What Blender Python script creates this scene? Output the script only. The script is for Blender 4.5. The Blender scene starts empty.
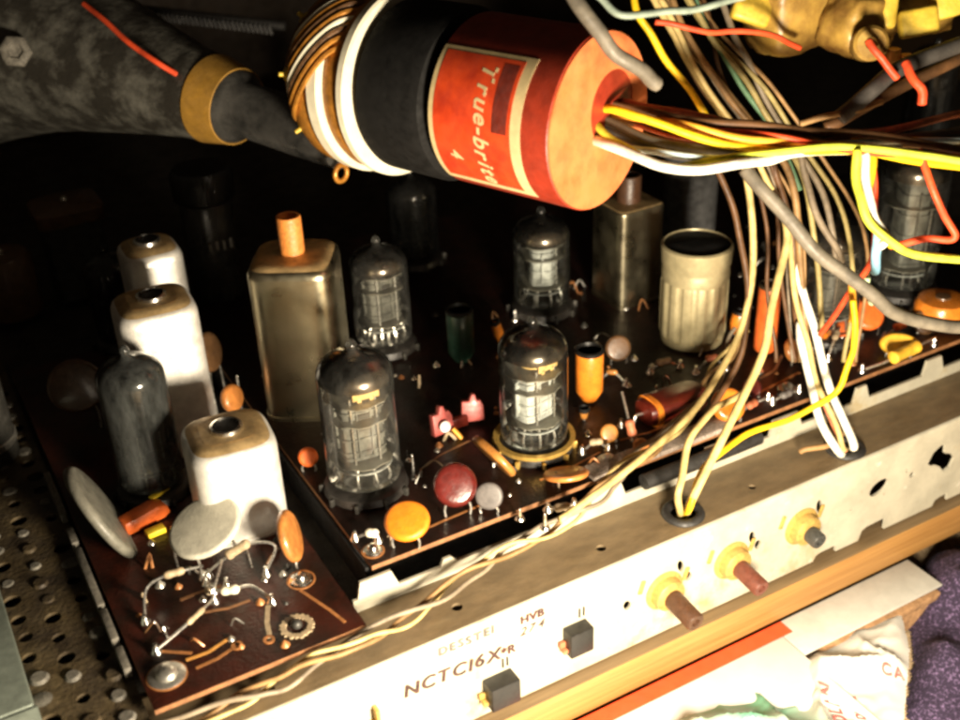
import bpy, bmesh, math, random
from mathutils import Vector, Matrix, noise
import numpy as np

S = 0.009                      # one working unit (about a centimetre) in metres
rnd = random.Random(7)
scene = bpy.context.scene
COL = scene.collection
pi = math.pi

# ------------------------------------------------------------------ camera, world, lamp, exposure
CAM = Vector((0, 0, 22))
FPX = 1142.0
YAW, PITCH, ROLL = (math.radians(a) for a in (28.31, 29.98, -2.55))
fwd = Vector((math.sin(YAW) * math.cos(PITCH), math.cos(YAW) * math.cos(PITCH), -math.sin(PITCH)))
rgt0 = Vector((math.cos(YAW), -math.sin(YAW), 0))
up0 = rgt0.cross(fwd)
rgt = rgt0 * math.cos(ROLL) + up0 * math.sin(ROLL)
upv = up0 * math.cos(ROLL) - rgt0 * math.sin(ROLL)
cd = bpy.data.cameras.new('camera')
cam = bpy.data.objects.new('camera', cd)
COL.objects.link(cam)
cam.matrix_world = Matrix(((rgt.x, upv.x, -fwd.x, CAM.x * S), (rgt.y, upv.y, -fwd.y, CAM.y * S),
                           (rgt.z, upv.z, -fwd.z, CAM.z * S), (0, 0, 0, 1)))
cd.sensor_width = 36.0
cd.lens = 36.0 * FPX / 960.0
cd.clip_start = 0.01
cd.clip_end = 20
cd.dof.use_dof = True
cd.dof.focus_distance = 36 * S
cd.dof.aperture_fstop = 14
scene.camera = cam

world = bpy.data.worlds.new("World")
scene.world = world
world.use_nodes = True
world.node_tree.nodes['Background'].inputs[0].default_value = (1.0, 0.72, 0.48, 1)
world.node_tree.nodes['Background'].inputs[1].default_value = 0.03

ld = bpy.data.lights.new('work_lamp', 'POINT')
ld.energy = 7.8
ld.color = (1.0, 0.85, 0.64)
ld.shadow_soft_size = 2.4 * S
lamp = bpy.data.objects.new('work_lamp', ld)
lamp.location = Vector((12.0, 5.5, 5.0)) * S
COL.objects.link(lamp)

scene.view_settings.view_transform = 'Standard'
scene.view_settings.look = 'None'
scene.view_settings.exposure = 0.0
scene.view_settings.gamma = 1.0
scene.cycles.use_denoising = True
scene.cycles.max_bounces = 8
scene.cycles.transparent_max_bounces = 24
scene.cycles.sample_clamp_indirect = 4
scene.cycles.filter_width = 2.8


def ray(px, py):
    return rgt * ((px - 480) / FPX) - upv * ((py - 360) / FPX) + fwd


def at(px, py, z=0.0):
    d = ray(px, py)
    return CAM + d * ((z - CAM.z) / d.z)


def atd(px, py, depth):
    return CAM + ray(px, py) * depth


def aty(px, py, y):
    d = ray(px, py)
    return CAM + d * ((y - CAM.y) / d.y)


# ------------------------------------------------------------------ materials
MATS = {}


def mat(name, col, rough=0.5, metal=0.0, var=0.25, scale=2.5, bump=0.0, bscale=8.0, coat=0.0, spec=0.5, col2=None,
        lo=0.35, hi=0.65, stretch=(1, 1, 1), trans=0.0, sheen=0.0, sss=0.0):
    if name in MATS:
        return MATS[name]
    m = bpy.data.materials.new(name)
    m.use_nodes = True
    nt = m.node_tree
    b = nt.nodes['Principled BSDF']
    tc = nt.nodes.new('ShaderNodeTexCoord')
    mp = nt.nodes.new('ShaderNodeMapping')
    mp.inputs['Scale'].default_value = tuple(s / S for s in stretch)
    nt.links.new(tc.outputs['Object'], mp.inputs['Vector'])
    n = nt.nodes.new('ShaderNodeTexNoise')
    n.inputs['Scale'].default_value = scale
    n.inputs['Detail'].default_value = 6
    n.inputs['Roughness'].default_value = 0.65
    nt.links.new(mp.outputs[0], n.inputs['Vector'])
    r = nt.nodes.new('ShaderNodeValToRGB')
    r.color_ramp.elements[0].position = lo
    r.color_ramp.elements[1].position = hi
    a = [max(0, c * (1 - var)) for c in col]
    c2 = col2 if col2 else [min(1, c * (1 + var)) for c in col]
    if col2:
        a = list(col)
    r.color_ramp.elements[0].color = (*a, 1)
    r.color_ramp.elements[1].color = (*c2, 1)
    nt.links.new(n.outputs['Fac'], r.inputs['Fac'])
    nt.links.new(r.outputs['Color'], b.inputs['Base Color'])
    n2 = nt.nodes.new('ShaderNodeTexNoise')
    n2.inputs['Scale'].default_value = scale * 1.7
    n2.inputs['Detail'].default_value = 5
    nt.links.new(mp.outputs[0], n2.inputs['Vector'])
    mr = nt.nodes.new('ShaderNodeMapRange')
    mr.inputs['From Min'].default_value = 0.3
    mr.inputs['From Max'].default_value = 0.7
    mr.inputs['To Min'].default_value = max(0.02, rough * 0.75)
    mr.inputs['To Max'].default_value = min(1, rough * 1.25)
    nt.links.new(n2.outputs['Fac'], mr.inputs['Value'])
    nt.links.new(mr.outputs[0], b.inputs['Roughness'])
    b.inputs['Metallic'].default_value = metal
    b.inputs['Specular IOR Level'].default_value = spec
    b.inputs['Coat Weight'].default_value = coat
    b.inputs['Coat Roughness'].default_value = 0.12
    b.inputs['Transmission Weight'].default_value = trans
    b.inputs['Sheen Weight'].default_value = sheen
    if sss:
        b.inputs['Subsurface Weight'].default_value = sss
        b.inputs['Subsurface Scale'].default_value = 0.2 * S
    if bump:
        n3 = nt.nodes.new('ShaderNodeTexNoise')
        n3.inputs['Scale'].default_value = bscale
        n3.inputs['Detail'].default_value = 4
        nt.links.new(mp.outputs[0], n3.inputs['Vector'])
        bp = nt.nodes.new('ShaderNodeBump')
        bp.inputs['Strength'].default_value = bump
        bp.inputs['Distance'].default_value = 0.08 * S
        nt.links.new(n3.outputs['Fac'], bp.inputs['Height'])
        nt.links.new(bp.outputs[0], b.inputs['Normal'])
    MATS[name] = m
    return m


def glass(name, tint=(0.93, 0.95, 0.93), dirt=0.05, dirtcol=(0.6, 0.6, 0.55), scale=2.0, rough=0.13):
    """thin-walled glass: fresnel reflection over clear transmission, with patchy dust"""
    if name in MATS:
        return MATS[name]
    m = bpy.data.materials.new(name)
    m.use_nodes = True
    nt = m.node_tree
    nt.nodes.remove(nt.nodes['Principled BSDF'])
    out = nt.nodes['Material Output']
    tr = nt.nodes.new('ShaderNodeBsdfTransparent')
    tr.inputs[0].default_value = (*tint, 1)
    gl = nt.nodes.new('ShaderNodeBsdfGlossy')
    gl.inputs['Roughness'].default_value = rough
    fr = nt.nodes.new('ShaderNodeFresnel')
    fr.inputs['IOR'].default_value = 1.5
    mx = nt.nodes.new('ShaderNodeMixShader')
    nt.links.new(fr.outputs[0], mx.inputs[0])
    nt.links.new(tr.outputs[0], mx.inputs[1])
    nt.links.new(gl.outputs[0], mx.inputs[2])
    df = nt.nodes.new('ShaderNodeBsdfDiffuse')
    df.inputs[0].default_value = (*dirtcol, 1)
    tc = nt.nodes.new('ShaderNodeTexCoord')
    mp = nt.nodes.new('ShaderNodeMapping')
    mp.inputs['Scale'].default_value = (1 / S, 1 / S, 0.35 / S)
    nt.links.new(tc.outputs['Object'], mp.inputs[0])
    n = nt.nodes.new('ShaderNodeTexNoise')
    n.inputs['Scale'].default_value = scale
    n.inputs['Detail'].default_value = 8
    n.inputs['Roughness'].default_value = 0.7
    nt.links.new(mp.outputs[0], n.inputs['Vector'])
    mr = nt.nodes.new('ShaderNodeMapRange')
    mr.inputs['From Min'].default_value = 0.38
    mr.inputs['From Max'].default_value = 0.75
    mr.inputs['To Min'].default_value = dirt * 0.4
    mr.inputs['To Max'].default_value = dirt * 3
    nt.links.new(n.outputs['Fac'], mr.inputs['Value'])
    m2 = nt.nodes.new('ShaderNodeMixShader')
    nt.links.new(mr.outputs[0], m2.inputs[0])
    nt.links.new(mx.outputs[0], m2.inputs[1])
    nt.links.new(df.outputs[0], m2.inputs[2])
    nt.links.new(m2.outputs[0], out.inputs[0])
    MATS[name] = m
    return m


def M(name):
    return MATS[name]


mat('dull_aluminium', (0.46, 0.41, 0.28), 0.33, 1.0, 0.12, 0.8, 0.03, 14)
mat('aluminium', (0.80, 0.78, 0.72), 0.48, 0.55, 0.12, 1.6, 0.12, 14)
mat('can_top_shade', (0.40, 0.28, 0.13), 0.55, 0.4, 0.3, 2.0, 0.1, 12)  # brown paints the dim reflections on top of the silver cans
mat('bright_metal', (0.75, 0.73, 0.68), 0.25, 1.0, 0.15, 3)
mat('tin', (0.6, 0.58, 0.52), 0.35, 0.9, 0.25, 4)
mat('dark_metal', (0.05, 0.048, 0.042), 0.5, 0.5, 0.4, 2.5, 0.15, 10)
mat('black_plastic', (0.007, 0.0065, 0.006), 0.45, 0, 0.4, 3, 0.05, 20)
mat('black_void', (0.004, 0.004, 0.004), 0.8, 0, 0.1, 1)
mat('matt_black', (0.007, 0.0068, 0.0065), 0.75, 0, 0.3, 3, 0.05, 20, spec=0.15)
mat('board_top', (0.008, 0.0036, 0.0022), 0.42, 0, 0.5, 1.3, 0.25, 9, spec=0.3, col2=(0.022, 0.006, 0.0035), lo=0.4, hi=0.75)
mat('board_red', (0.012, 0.005, 0.003), 0.38, 0, 0.5, 0.5, 0.25, 9, spec=0.35, col2=(0.055, 0.010, 0.005), lo=0.4, hi=0.7)
mat('board_edge', (0.22, 0.10, 0.04), 0.6, 0, 0.3, 4)
mat('trace', (0.36, 0.15, 0.05), 0.4, 0.2, 0.3, 4)
mat('trace_bright', (0.75, 0.36, 0.09), 0.35, 0.3, 0.2, 4)
mat('chassis_cream', (0.42, 0.395, 0.31), 0.5, 0.15, 0.16, 0.7, 0.10, 16)
mat('chassis_top', (0.165, 0.12, 0.066), 0.55, 0.2, 0.22, 2.2, 0.2, 24, stretch=(0.4, 1, 1))
mat('deck_dark', (0.035, 0.03, 0.024), 0.6, 0.3, 0.5, 1.2, 0.3, 8)
mat('rust_plate', (0.028, 0.019, 0.010), 0.6, 0.2, 0.6, 0.9, 0.5, 7, col2=(0.11, 0.08, 0.038), lo=0.38, hi=0.7)
mat('stud_grey', (0.12, 0.11, 0.09), 0.7, 0.1, 0.4, 6, 0.2, 15)
mat('steel_green', (0.19, 0.22, 0.185), 0.4, 0.5, 0.2, 2, 0.05, 10)
mat('ink', (0.045, 0.02, 0.016), 0.7, 0, 0.5, 5)
mat('ink_grey', (0.10, 0.09, 0.08), 0.7, 0, 0.3, 5)
mat('ink_brown', (0.06, 0.02, 0.017), 0.7, 0, 0.4, 5)
mat('brass', (0.46, 0.30, 0.085), 0.45, 0.4, 0.25, 4)
mat('brown_plastic', (0.055, 0.024, 0.011), 0.45, 0, 0.25, 4, 0.1, 12)
mat('red_brown_plastic', (0.10, 0.030, 0.018), 0.45, 0, 0.25, 4, 0.1, 12)
mat('grey_shaft', (0.05, 0.05, 0.045), 0.4, 0.3, 0.3, 4)
mat('wood', (0.24, 0.115, 0.03), 0.5, 0, 0.25, 1.4, 0.15, 6, stretch=(0.12, 2.2, 3.2), col2=(0.38, 0.20, 0.06), lo=0.3, hi=0.7)
mat('wood_top_shade', (0.13, 0.085, 0.04), 0.6, 0, 0.25, 1.4, 0.15, 6, stretch=(0.12, 2.2, 3.2))  # darker copy of the wood: shade on the shelf's top put into colour
mat('paper', (0.62, 0.62, 0.59), 0.6, 0, 0.05, 1)
mat('paper_grey', (0.42, 0.41, 0.37), 0.65, 0, 0.08, 1.5)
mat('cardboard', (0.30, 0.17, 0.08), 0.8, 0, 0.35, 4, 0.2, 10)
mat('red_print', (0.75, 0.07, 0.02), 0.5, 0, 0.08, 2)
mat('dark_red_print', (0.42, 0.035, 0.03), 0.5, 0, 0.08, 2)
mat('bag_red_ink', (0.6, 0.12, 0.1), 0.6, 0, 0.3, 6)
mat('purple_cloth', (0.016, 0.008, 0.028), 0.9, 0, 0.5, 9, 0.9, 18, col2=(0.24, 0.16, 0.32), lo=0.5, hi=0.78)
mat('carpet', (0.36, 0.26, 0.15), 0.95, 0, 0.5, 9, 0.9, 14)
mat('cabinet', (0.03, 0.022, 0.016), 0.8, 0, 0.3, 1, 0.1, 6, spec=0.2)
mat('aquadag', (0.035, 0.032, 0.026), 0.42, 0.25, 0.5, 0.8, 0.5, 3, col2=(0.24, 0.235, 0.20), lo=0.44, hi=0.85, stretch=(1, 1, 1.4))
mat('tape_yellow', (0.30, 0.16, 0.025), 0.55, 0, 0.2, 2, 0.1, 12)
mat('neck_glass', (0.015, 0.015, 0.014), 0.3, 0, 0.5, 1.0, 0.0, 3, col2=(0.05, 0.048, 0.044))
mat('red_plastic', (0.26, 0.028, 0.012), 0.4, 0, 0.2, 2, 0.08, 15)
mat('fibre_orange', (0.42, 0.095, 0.025), 0.7, 0, 0.3, 1.1, 0.15, 18, col2=(0.60, 0.17, 0.05), lo=.3, hi=.6)
mat('dark_red_cover', (0.055, 0.014, 0.010), 0.5, 0, 0.3, 2)
mat('label_cream', (0.55, 0.43, 0.22), 0.6, 0, 0.12, 3)
mat('label_red', (0.38, 0.028, 0.008), 0.5, 0, 0.3, 1.3, 0.0, 5, col2=(0.62, 0.06, 0.012), lo=0.3, hi=0.6)
mat('label_ink', (0.13, 0.016, 0.008), 0.6, 0, 0.3, 3)
mat('cream_plastic', (0.72, 0.68, 0.52), 0.5, 0, 0.1, 2, 0.05, 10)
mat('copper_winding', (0.40, 0.17, 0.025), 0.4, 0.35, 0.3, 3, 0.3, 10, stretch=(1, 1, 1))
mat('dark_winding', (0.12, 0.06, 0.025), 0.5, 0.2, 0.4, 4, 0.3, 12)
mat('varnish_brown', (0.14, 0.068, 0.016), 0.45, 0, 0.45, 0.8, 0.15, 5, col2=(0.40, 0.25, 0.05))
mat('coil_yellow', (0.55, 0.38, 0.04), 0.5, 0, 0.2, 2.5, 0.2, 6)
mat('orange_slug', (0.62, 0.22, 0.045), 0.5, 0, 0.25, 5, 0.25, 14)
mat('orange_glossy', (0.62, 0.19, 0.02), 0.28, 0, 0.2, 3, 0.1, 12, coat=0.5)
mat('orange_bright', (0.70, 0.20, 0.012), 0.45, 0, 0.15, 3, 0.15, 14)
mat('orange_red', (0.72, 0.14, 0.025), 0.4, 0, 0.2, 3, 0.1, 12, coat=0.2)
mat('brown_disc', (0.40, 0.15, 0.035), 0.4, 0, 0.3, 3, 0.1, 12, coat=0.3)
mat('dark_disc', (0.10, 0.05, 0.02), 0.45, 0, 0.3, 3, 0.1, 12, coat=0.2)
mat('tan_disc', (0.36, 0.15, 0.03), 0.45, 0, 0.3, 3, 0.1, 12, coat=0.3)
mat('maroon_gloss', (0.08, 0.010, 0.008), 0.22, 0, 0.3, 3, 0.05, 12, coat=0.6)
mat('maroon_dip', (0.09, 0.010, 0.005), 0.35, 0, 0.3, 2, 0.1, 8, coat=0.4)
mat('pink_ceramic', (0.34, 0.07, 0.06), 0.45, 0, 0.25, 3, 0.1, 12)
mat('white_ceramic', (0.50, 0.48, 0.39), 0.55, 0, 0.15, 2.5, 0.12, 12)
mat('olive_ceramic', (0.13, 0.125, 0.10), 0.5, 0, 0.3, 2, 0.12, 12)
mat('grey_ceramic', (0.10, 0.09, 0.085), 0.5, 0, 0.3, 3)
mat('green_sleeve', (0.016, 0.045, 0.03), 0.35, 0, 0.3, 3, 0, 8, coat=0.4)
mat('yellow_paint', (0.85, 0.62, 0.03), 0.5, 0, 0.1, 3)
mat('yellow_cap', (0.75, 0.42, 0.04), 0.4, 0, 0.25, 3, 0.15, 8, coat=0.3)
mat('lead_wire', (0.72, 0.70, 0.64), 0.3, 0.9, 0.2, 6)
mat('resistor_tan', (0.34, 0.26, 0.16), 0.5, 0, 0.3, 6)
mat('solder', (0.85, 0.83, 0.78), 0.22, 1.0, 0.1, 6, 0.2, 6)
mat('getter', (0.085, 0.068, 0.05), 0.3, 0.8, 0.5, 1.2)
mat('getter_grey', (0.05, 0.052, 0.05), 0.38, 0.6, 0.5, 1.2)
mat('plate_grey', (0.11, 0.11, 0.095), 0.5, 0.3, 0.7, 1.6, 0.2, 8)
mat('plate_light', (0.34, 0.35, 0.33), 0.5, 0.2, 0.5, 1.8, 0.1, 8)
mat('plate_tan', (0.62, 0.42, 0.16), 0.4, 0.3, 0.25, 3)
mat('mica', (0.16, 0.15, 0.12), 0.5, 0, 0.2, 3)
mat('socket_black', (0.02, 0.018, 0.016), 0.45, 0, 0.4, 3, 0.1, 10)
mat('socket_gold', (0.62, 0.40, 0.10), 0.35, 0.6, 0.25, 3)
mat('felt_grey', (0.30, 0.25, 0.21), 0.95, 0, 0.4, 12, 0.8, 18)
mat('rubber_black', (0.014, 0.013, 0.012), 0.6, 0, 0.3, 4)
mat('ivory_can', (0.44, 0.38, 0.22), 0.42, 0.35, 0.15, 2, 0.06, 10)
mat('dust_grey', (0.10, 0.10, 0.10), 0.6, 0.1, 0.4, 3)
for nm, c in dict(yellow=(0.72, 0.46, 0.01), yellow_green=(0.62, 0.66, 0.06), white=(0.78, 0.75, 0.62), cream=(0.50, 0.38, 0.15),
                  tan=(0.24, 0.14, 0.055), brown=(0.09, 0.042, 0.016), grey=(0.12, 0.105, 0.08), dark=(0.05, 0.045, 0.04),
                  orange=(0.75, 0.33, 0.03), red=(0.66, 0.07, 0.02), pale_blue=(0.55, 0.68, 0.70), blue=(0.22, 0.45, 0.60),
                  green=(0.10, 0.20, 0.11), grey_green=(0.17, 0.21, 0.17), mint=(0.45, 0.60, 0.35), rust=(0.42, 0.13, 0.06),
                  maroon=(0.22, 0.035, 0.02), olive=(0.30, 0.24, 0.09), dusty=(0.20, 0.16, 0.11)).items():
    mat('wire_' + nm, c, 0.55, 0, 0.38, 1.1, 0.12, 8, spec=0.35)
glass('tube_glass', dirt=0.005)
glass('tube_glass_dusty', (0.9, 0.9, 0.87), dirt=0.016)
glass('tube_glass_grey', (0.35, 0.36, 0.35), dirt=0.05, dirtcol=(0.35, 0.37, 0.35))
glass('tube_glass_smoky', (0.3, 0.3, 0.3), dirt=0.04, dirtcol=(0.25, 0.25, 0.24))


# the panel's paint: rust-yellow stains and small chips of its own
def stain_panel():
    m = MATS['chassis_cream']
    nt = m.node_tree
    b = nt.nodes['Principled BSDF']
    src = b.inputs['Base Color'].links[0].from_socket
    mp = [n for n in nt.nodes if n.type == 'MAPPING'][0]
    prev = src
    for sc, det, lo, hi, col in ((0.42, 5, .56, .72, (.34, .23, .06, 1)), (3.2, 8, .66, .72, (.16, .12, .07, 1)), (1.1, 7, .62, .70, (.74, .71, .62, 1))):
        n = nt.nodes.new('ShaderNodeTexNoise')
        n.inputs['Scale'].default_value = sc
        n.inputs['Detail'].default_value = det
        n.inputs['Roughness'].default_value = .68
        nt.links.new(mp.outputs[0], n.inputs['Vector'])
        mr = nt.nodes.new('ShaderNodeMapRange')
        mr.inputs['From Min'].default_value = lo
        mr.inputs['From Max'].default_value = hi
        mr.inputs['To Max'].default_value = .75
        nt.links.new(n.outputs['Fac'], mr.inputs['Value'])
        mx = nt.nodes.new('ShaderNodeMix')
        mx.data_type = 'RGBA'
        nt.links.new(mr.outputs[0], mx.inputs[0])
        nt.links.new(prev, mx.inputs[6])
        mx.inputs[7].default_value = col
        prev = mx.outputs[2]
    nt.links.new(prev, b.inputs['Base Color'])


stain_panel()


# bag: thin white film with a soft green print blotch
def bag_material():
    m = bpy.data.materials.new('bag_film')
    m.use_nodes = True
    nt = m.node_tree
    b = nt.nodes['Principled BSDF']
    tc = nt.nodes.new('ShaderNodeTexCoord')
    mp = nt.nodes.new('ShaderNodeMapping')
    mp.inputs['Scale'].default_value = (1 / S, 1 / S, 1 / S)
    nt.links.new(tc.outputs['Object'], mp.inputs[0])
    n = nt.nodes.new('ShaderNodeTexNoise')
    n.inputs['Scale'].default_value = 0.7
    n.inputs['Detail'].default_value = 3
    nt.links.new(mp.outputs[0], n.inputs['Vector'])
    # printed blotch: distance from a centre on the sheet, with a ragged edge
    vm = nt.nodes.new('ShaderNodeVectorMath')
    vm.operation = 'DISTANCE'
    vm.inputs[1].default_value = BAG_BLOT
    nt.links.new(mp.outputs[0], vm.inputs[0])
    ad = nt.nodes.new('ShaderNodeMath')
    ad.operation = 'MULTIPLY_ADD'
    nt.links.new(n.outputs['Fac'], ad.inputs[0])
    ad.inputs[1].default_value = 2.6
    nt.links.new(vm.outputs['Value'], ad.inputs[2])
    r = nt.nodes.new('ShaderNodeValToRGB')
    r.color_ramp.elements[0].position = 0.36
    r.color_ramp.elements[0].color = (0.10, 0.26, 0.17, 1)
    r.color_ramp.elements[1].position = 0.72
    r.color_ramp.elements[1].color = (0.52, 0.505, 0.46, 1)
    dv = nt.nodes.new('ShaderNodeMath')
    dv.operation = 'MULTIPLY'
    dv.inputs[1].default_value = 0.15
    nt.links.new(ad.outputs[0], dv.inputs[0])
    nt.links.new(dv.outputs[0], r.inputs[0])
    nt.links.new(r.outputs[0], b.inputs['Base Color'])
    b.inputs['Roughness'].default_value = 0.38
    MATS['bag_film'] = m


# ------------------------------------------------------------------ mesh builder
class MB:
    def __init__(self):
        self.v, self.f, self.mi = [], [], []
        self.cur = 0

    def add(self, vs, fs, T=None):
        o = len(self.v)
        for p in vs:
            p = Vector(p)
            self.v.append(T @ p if T else p)
        for f in fs:
            self.f.append([i + o for i in f])
            self.mi.append(self.cur)
        return self

    def box(self, c, s, T=None):
        cx, cy, cz = c
        x, y, z = (k / 2 for k in s)
        vs = [(cx + i * x, cy + j * y, cz + k * z) for k in (-1, 1) for j in (-1, 1) for i in (-1, 1)]
        fs = [(0, 2, 3, 1), (4, 5, 7, 6), (0, 1, 5, 4), (2, 6, 7, 3), (0, 4, 6, 2), (1, 3, 7, 5)]
        return self.add(vs, fs, T)

    def lathe(self, prof, seg=24, T=None, rfun=None, close=False):
        vs, fs = [], []
        n = len(prof)
        for (r, z) in prof:
            for k in range(seg):
                a = 2 * pi * k / seg
                q = rfun(a) if rfun else 1.0
                vs.append((r * q * math.cos(a), r * q * math.sin(a), z))
        rows = range(n) if close else range(n - 1)
        for i in rows:
            j = (i + 1) % n
            for k in range(seg):
                l = (k + 1) % seg
                fs.append((i * seg + k, i * seg + l, j * seg + l, j * seg + k))
        if not close:
            if prof[0][0] > 1e-6:
                fs.append(tuple(reversed(range(seg))))
            if prof[-1][0] > 1e-6:
                fs.append(tuple((n - 1) * seg + k for k in range(seg)))
        return self.add(vs, fs, T)

    def tube(self, pts, r, seg=8, sub=6, taper=None, spline=True):
        pts = [Vector(p) for p in pts]
        P = spl(pts, sub) if spline and len(pts) > 2 else pts
        n = len(P)
        tang = [(P[min(i + 1, n - 1)] - P[max(i - 1, 0)]).normalized() for i in range(n)]
        nrm = tang[0].orthogonal().normalized()
        vs, fs = [], []
        for i in range(n):
            t = tang[i]
            nrm = (nrm - t * nrm.dot(t))
            nrm = nrm.normalized() if nrm.length > 1e-6 else t.orthogonal().normalized()
            bn = t.cross(nrm)
            rr = r * (taper(i / (n - 1)) if taper else 1)
            for k in range(seg):
                a = 2 * pi * k / seg
                vs.append(P[i] + (nrm * math.cos(a) + bn * math.sin(a)) * rr)
        for i in range(n - 1):
            for k in range(seg):
                l = (k + 1) % seg
                fs.append((i * seg + k, i * seg + l, (i + 1) * seg + l, (i + 1) * seg + k))
        fs.append(tuple(reversed(range(seg))))
        fs.append(tuple((n - 1) * seg + k for k in range(seg)))
        return self.add(vs, fs)

    def cyl(self, a, b, r, seg=16, r2=None):
        a, b = Vector(a), Vector(b)
        T = axis_frame(a, b - a)
        L = (b - a).length
        return self.lathe([(0, 0), (r, 0), (r2 or r, L), (0, L)], seg, T)

    def prism(self, poly, z0, z1, T=None):
        n = len(poly)
        vs = [(x, y, z0) for x, y in poly] + [(x, y, z1) for x, y in poly]
        fs = [tuple(reversed(range(n))), tuple(range(n, 2 * n))]
        fs += [(i, (i + 1) % n, n + (i + 1) % n, n + i) for i in range(n)]
        return self.add(vs, fs, T)

    def build(self, name, mats, parent=None, bevel=0, flat=False, off=None, seg=2, angle=40):
        me = bpy.data.meshes.new(name)
        o = off or Vector((0, 0, 0))
        me.from_pydata([((p - o) * S)[:] for p in self.v], [], self.f)
        bm = bmesh.new()
        bm.from_mesh(me)
        for i, f in enumerate(bm.faces):
            f.material_index = self.mi[i]
        bmesh.ops.remove_doubles(bm, verts=bm.verts, dist=1e-5 * S)
        bmesh.ops.dissolve_degenerate(bm, edges=bm.edges, dist=1e-6 * S)
        bmesh.ops.recalc_face_normals(bm, faces=bm.faces)
        if bevel:
            es = [e for e in bm.edges if len(e.link_faces) == 2 and e.calc_face_angle(0) > 0.6]
            bmesh.ops.bevel(bm, geom=es, offset=bevel * S, segments=seg, affect='EDGES', profile=0.5)
        for f in bm.faces:
            f.smooth = not flat
        bm.to_mesh(me)
        bm.free()
        if not flat:
            me.set_sharp_from_angle(angle=math.radians(angle))
        for m in (mats if isinstance(mats, (list, tuple)) else [mats]):
            me.materials.append(MATS[m] if isinstance(m, str) else m)
        ob = bpy.data.objects.new(name, me)
        COL.objects.link(ob)
        if parent:
            ob.parent = parent
        return ob


def spl(p, sub):
    out = []
    n = len(p)
    for i in range(n - 1):
        a, b, c, d = p[max(i - 1, 0)], p[i], p[i + 1], p[min(i + 2, n - 1)]
        for k in range(sub):
            t = k / sub
            out.append(0.5 * ((2 * b) + (c - a) * t + (2 * a - 5 * b + 4 * c - d) * t * t + (3 * b - a - 3 * c + d) * t ** 3))
    out.append(p[-1])
    return out


def axis_frame(o, d, ref=None):
    z = Vector(d).normalized()
    x = (Vector(ref) - z * Vector(ref).dot(z)).normalized() if ref else z.orthogonal().normalized()
    y = z.cross(x)
    o = Vector(o)
    return Matrix(((x.x, y.x, z.x, o.x), (x.y, y.y, z.y, o.y), (x.z, y.z, z.z, o.z), (0, 0, 0, 1)))


def thing(name, label, cat, loc, group=None, rz=0.0):
    o = bpy.data.objects.new(name, None)
    o.empty_display_size = 0.005
    COL.objects.link(o)
    o.location = Vector(loc) * S
    o.rotation_euler = (0, 0, rz)
    return tag(o, label, cat, group)


def tag(o, label, cat, group=None, kind=None):
    o['label'] = label
    o['category'] = cat
    if group:
        o['group'] = group
    if kind:
        o['kind'] = kind
    return o


def single(mb, name, mats, label, cat, loc, group=None, **kw):
    """a thing that is one mesh; its vertices are given in the scene's coordinates"""
    ob = mb.build(name, mats, None, off=Vector(loc), **kw)
    ob.location = Vector(loc) * S
    return tag(ob, label, cat, group)


def rsq(w, d, n=5.0):
    """superellipse radius factor for a rounded square section of half-widths w, d"""
    def f(a):
        c, s = abs(math.cos(a)) / w, abs(math.sin(a)) / d
        return (c ** n + s ** n) ** (-1 / n)
    return f


def text_mesh(s, size, T, name, m, parent, off, jitter=0.0, shear=0.0, space=1.0, warp=None, bold=0.0, extr=0.004, fat=0.0):
    """lettering as thin raised ink, one mesh"""
    mb = MB()
    x = 0.0
    dg = None
    r = random.Random(len(s) + int(size * 100))
    for ch in s:
        if ch == ' ':
            x += size * 0.4 * space
            continue
        cu = bpy.data.curves.new('letter', 'FONT')
        cu.body = ch
        cu.size = size
        cu.extrude = extr
        cu.offset = bold
        cu.shear = shear
        ob = bpy.data.objects.new('letter', cu)
        COL.objects.link(ob)
        dg = bpy.context.evaluated_depsgraph_get()
        me = bpy.data.meshes.new_from_object(ob.evaluated_get(dg))
        xs = [v.co.x for v in me.vertices]
        w = max(xs) - min(xs)
        L = Matrix.Translation((x - min(xs), r.uniform(-1, 1) * jitter, 0)) @ Matrix.Rotation(r.uniform(-1, 1) * jitter * 1.2, 4, 'Z')
        for q in range(3 if fat else 1):                # a fatter stroke: the letter repeated with a slight shift
            sh = Vector(((q - 1) * fat, (q % 2) * fat * .5, .003 * q)) if fat else Vector((0, 0, 0))
            vs = [L @ v.co + sh for v in me.vertices]
            vs = [warp(v) for v in vs] if warp else [T @ v for v in vs]
            mb.add(vs, [tuple(p.vertices) for p in me.polygons])
        x += w + size * 0.12 * space
        bpy.data.objects.remove(ob)
        bpy.data.meshes.remove(me)
        bpy.data.curves.remove(cu)
    return mb.build(name, m, parent, off=off, flat=True)
# ------------------------------------------------------------------ the setting
from mathutils.geometry import tessellate_polygon


def plate(mb, outer, holes, th, T):
    """flat sheet with cut-outs; outer and holes in the sheet's own 2D frame, thickness goes to -z of that frame"""
    polys = [outer] + holes
    tris = tessellate_polygon([[Vector((x, y, 0)) for x, y in p] for p in polys])
    flat = [q for p in polys for q in p]
    n = len(flat)
    vs = [(x, y, 0) for x, y in flat] + [(x, y, -th) for x, y in flat]
    fs = [tuple(t) for t in tris] + [tuple(n + i for i in reversed(t)) for t in tris]
    o = 0
    for p in polys:
        k = len(p)
        fs += [(o + i, o + (i + 1) % k, n + o + (i + 1) % k, n + o + i) for i in range(k)]
        o += k
    mb.add(vs, fs, T)


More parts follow.
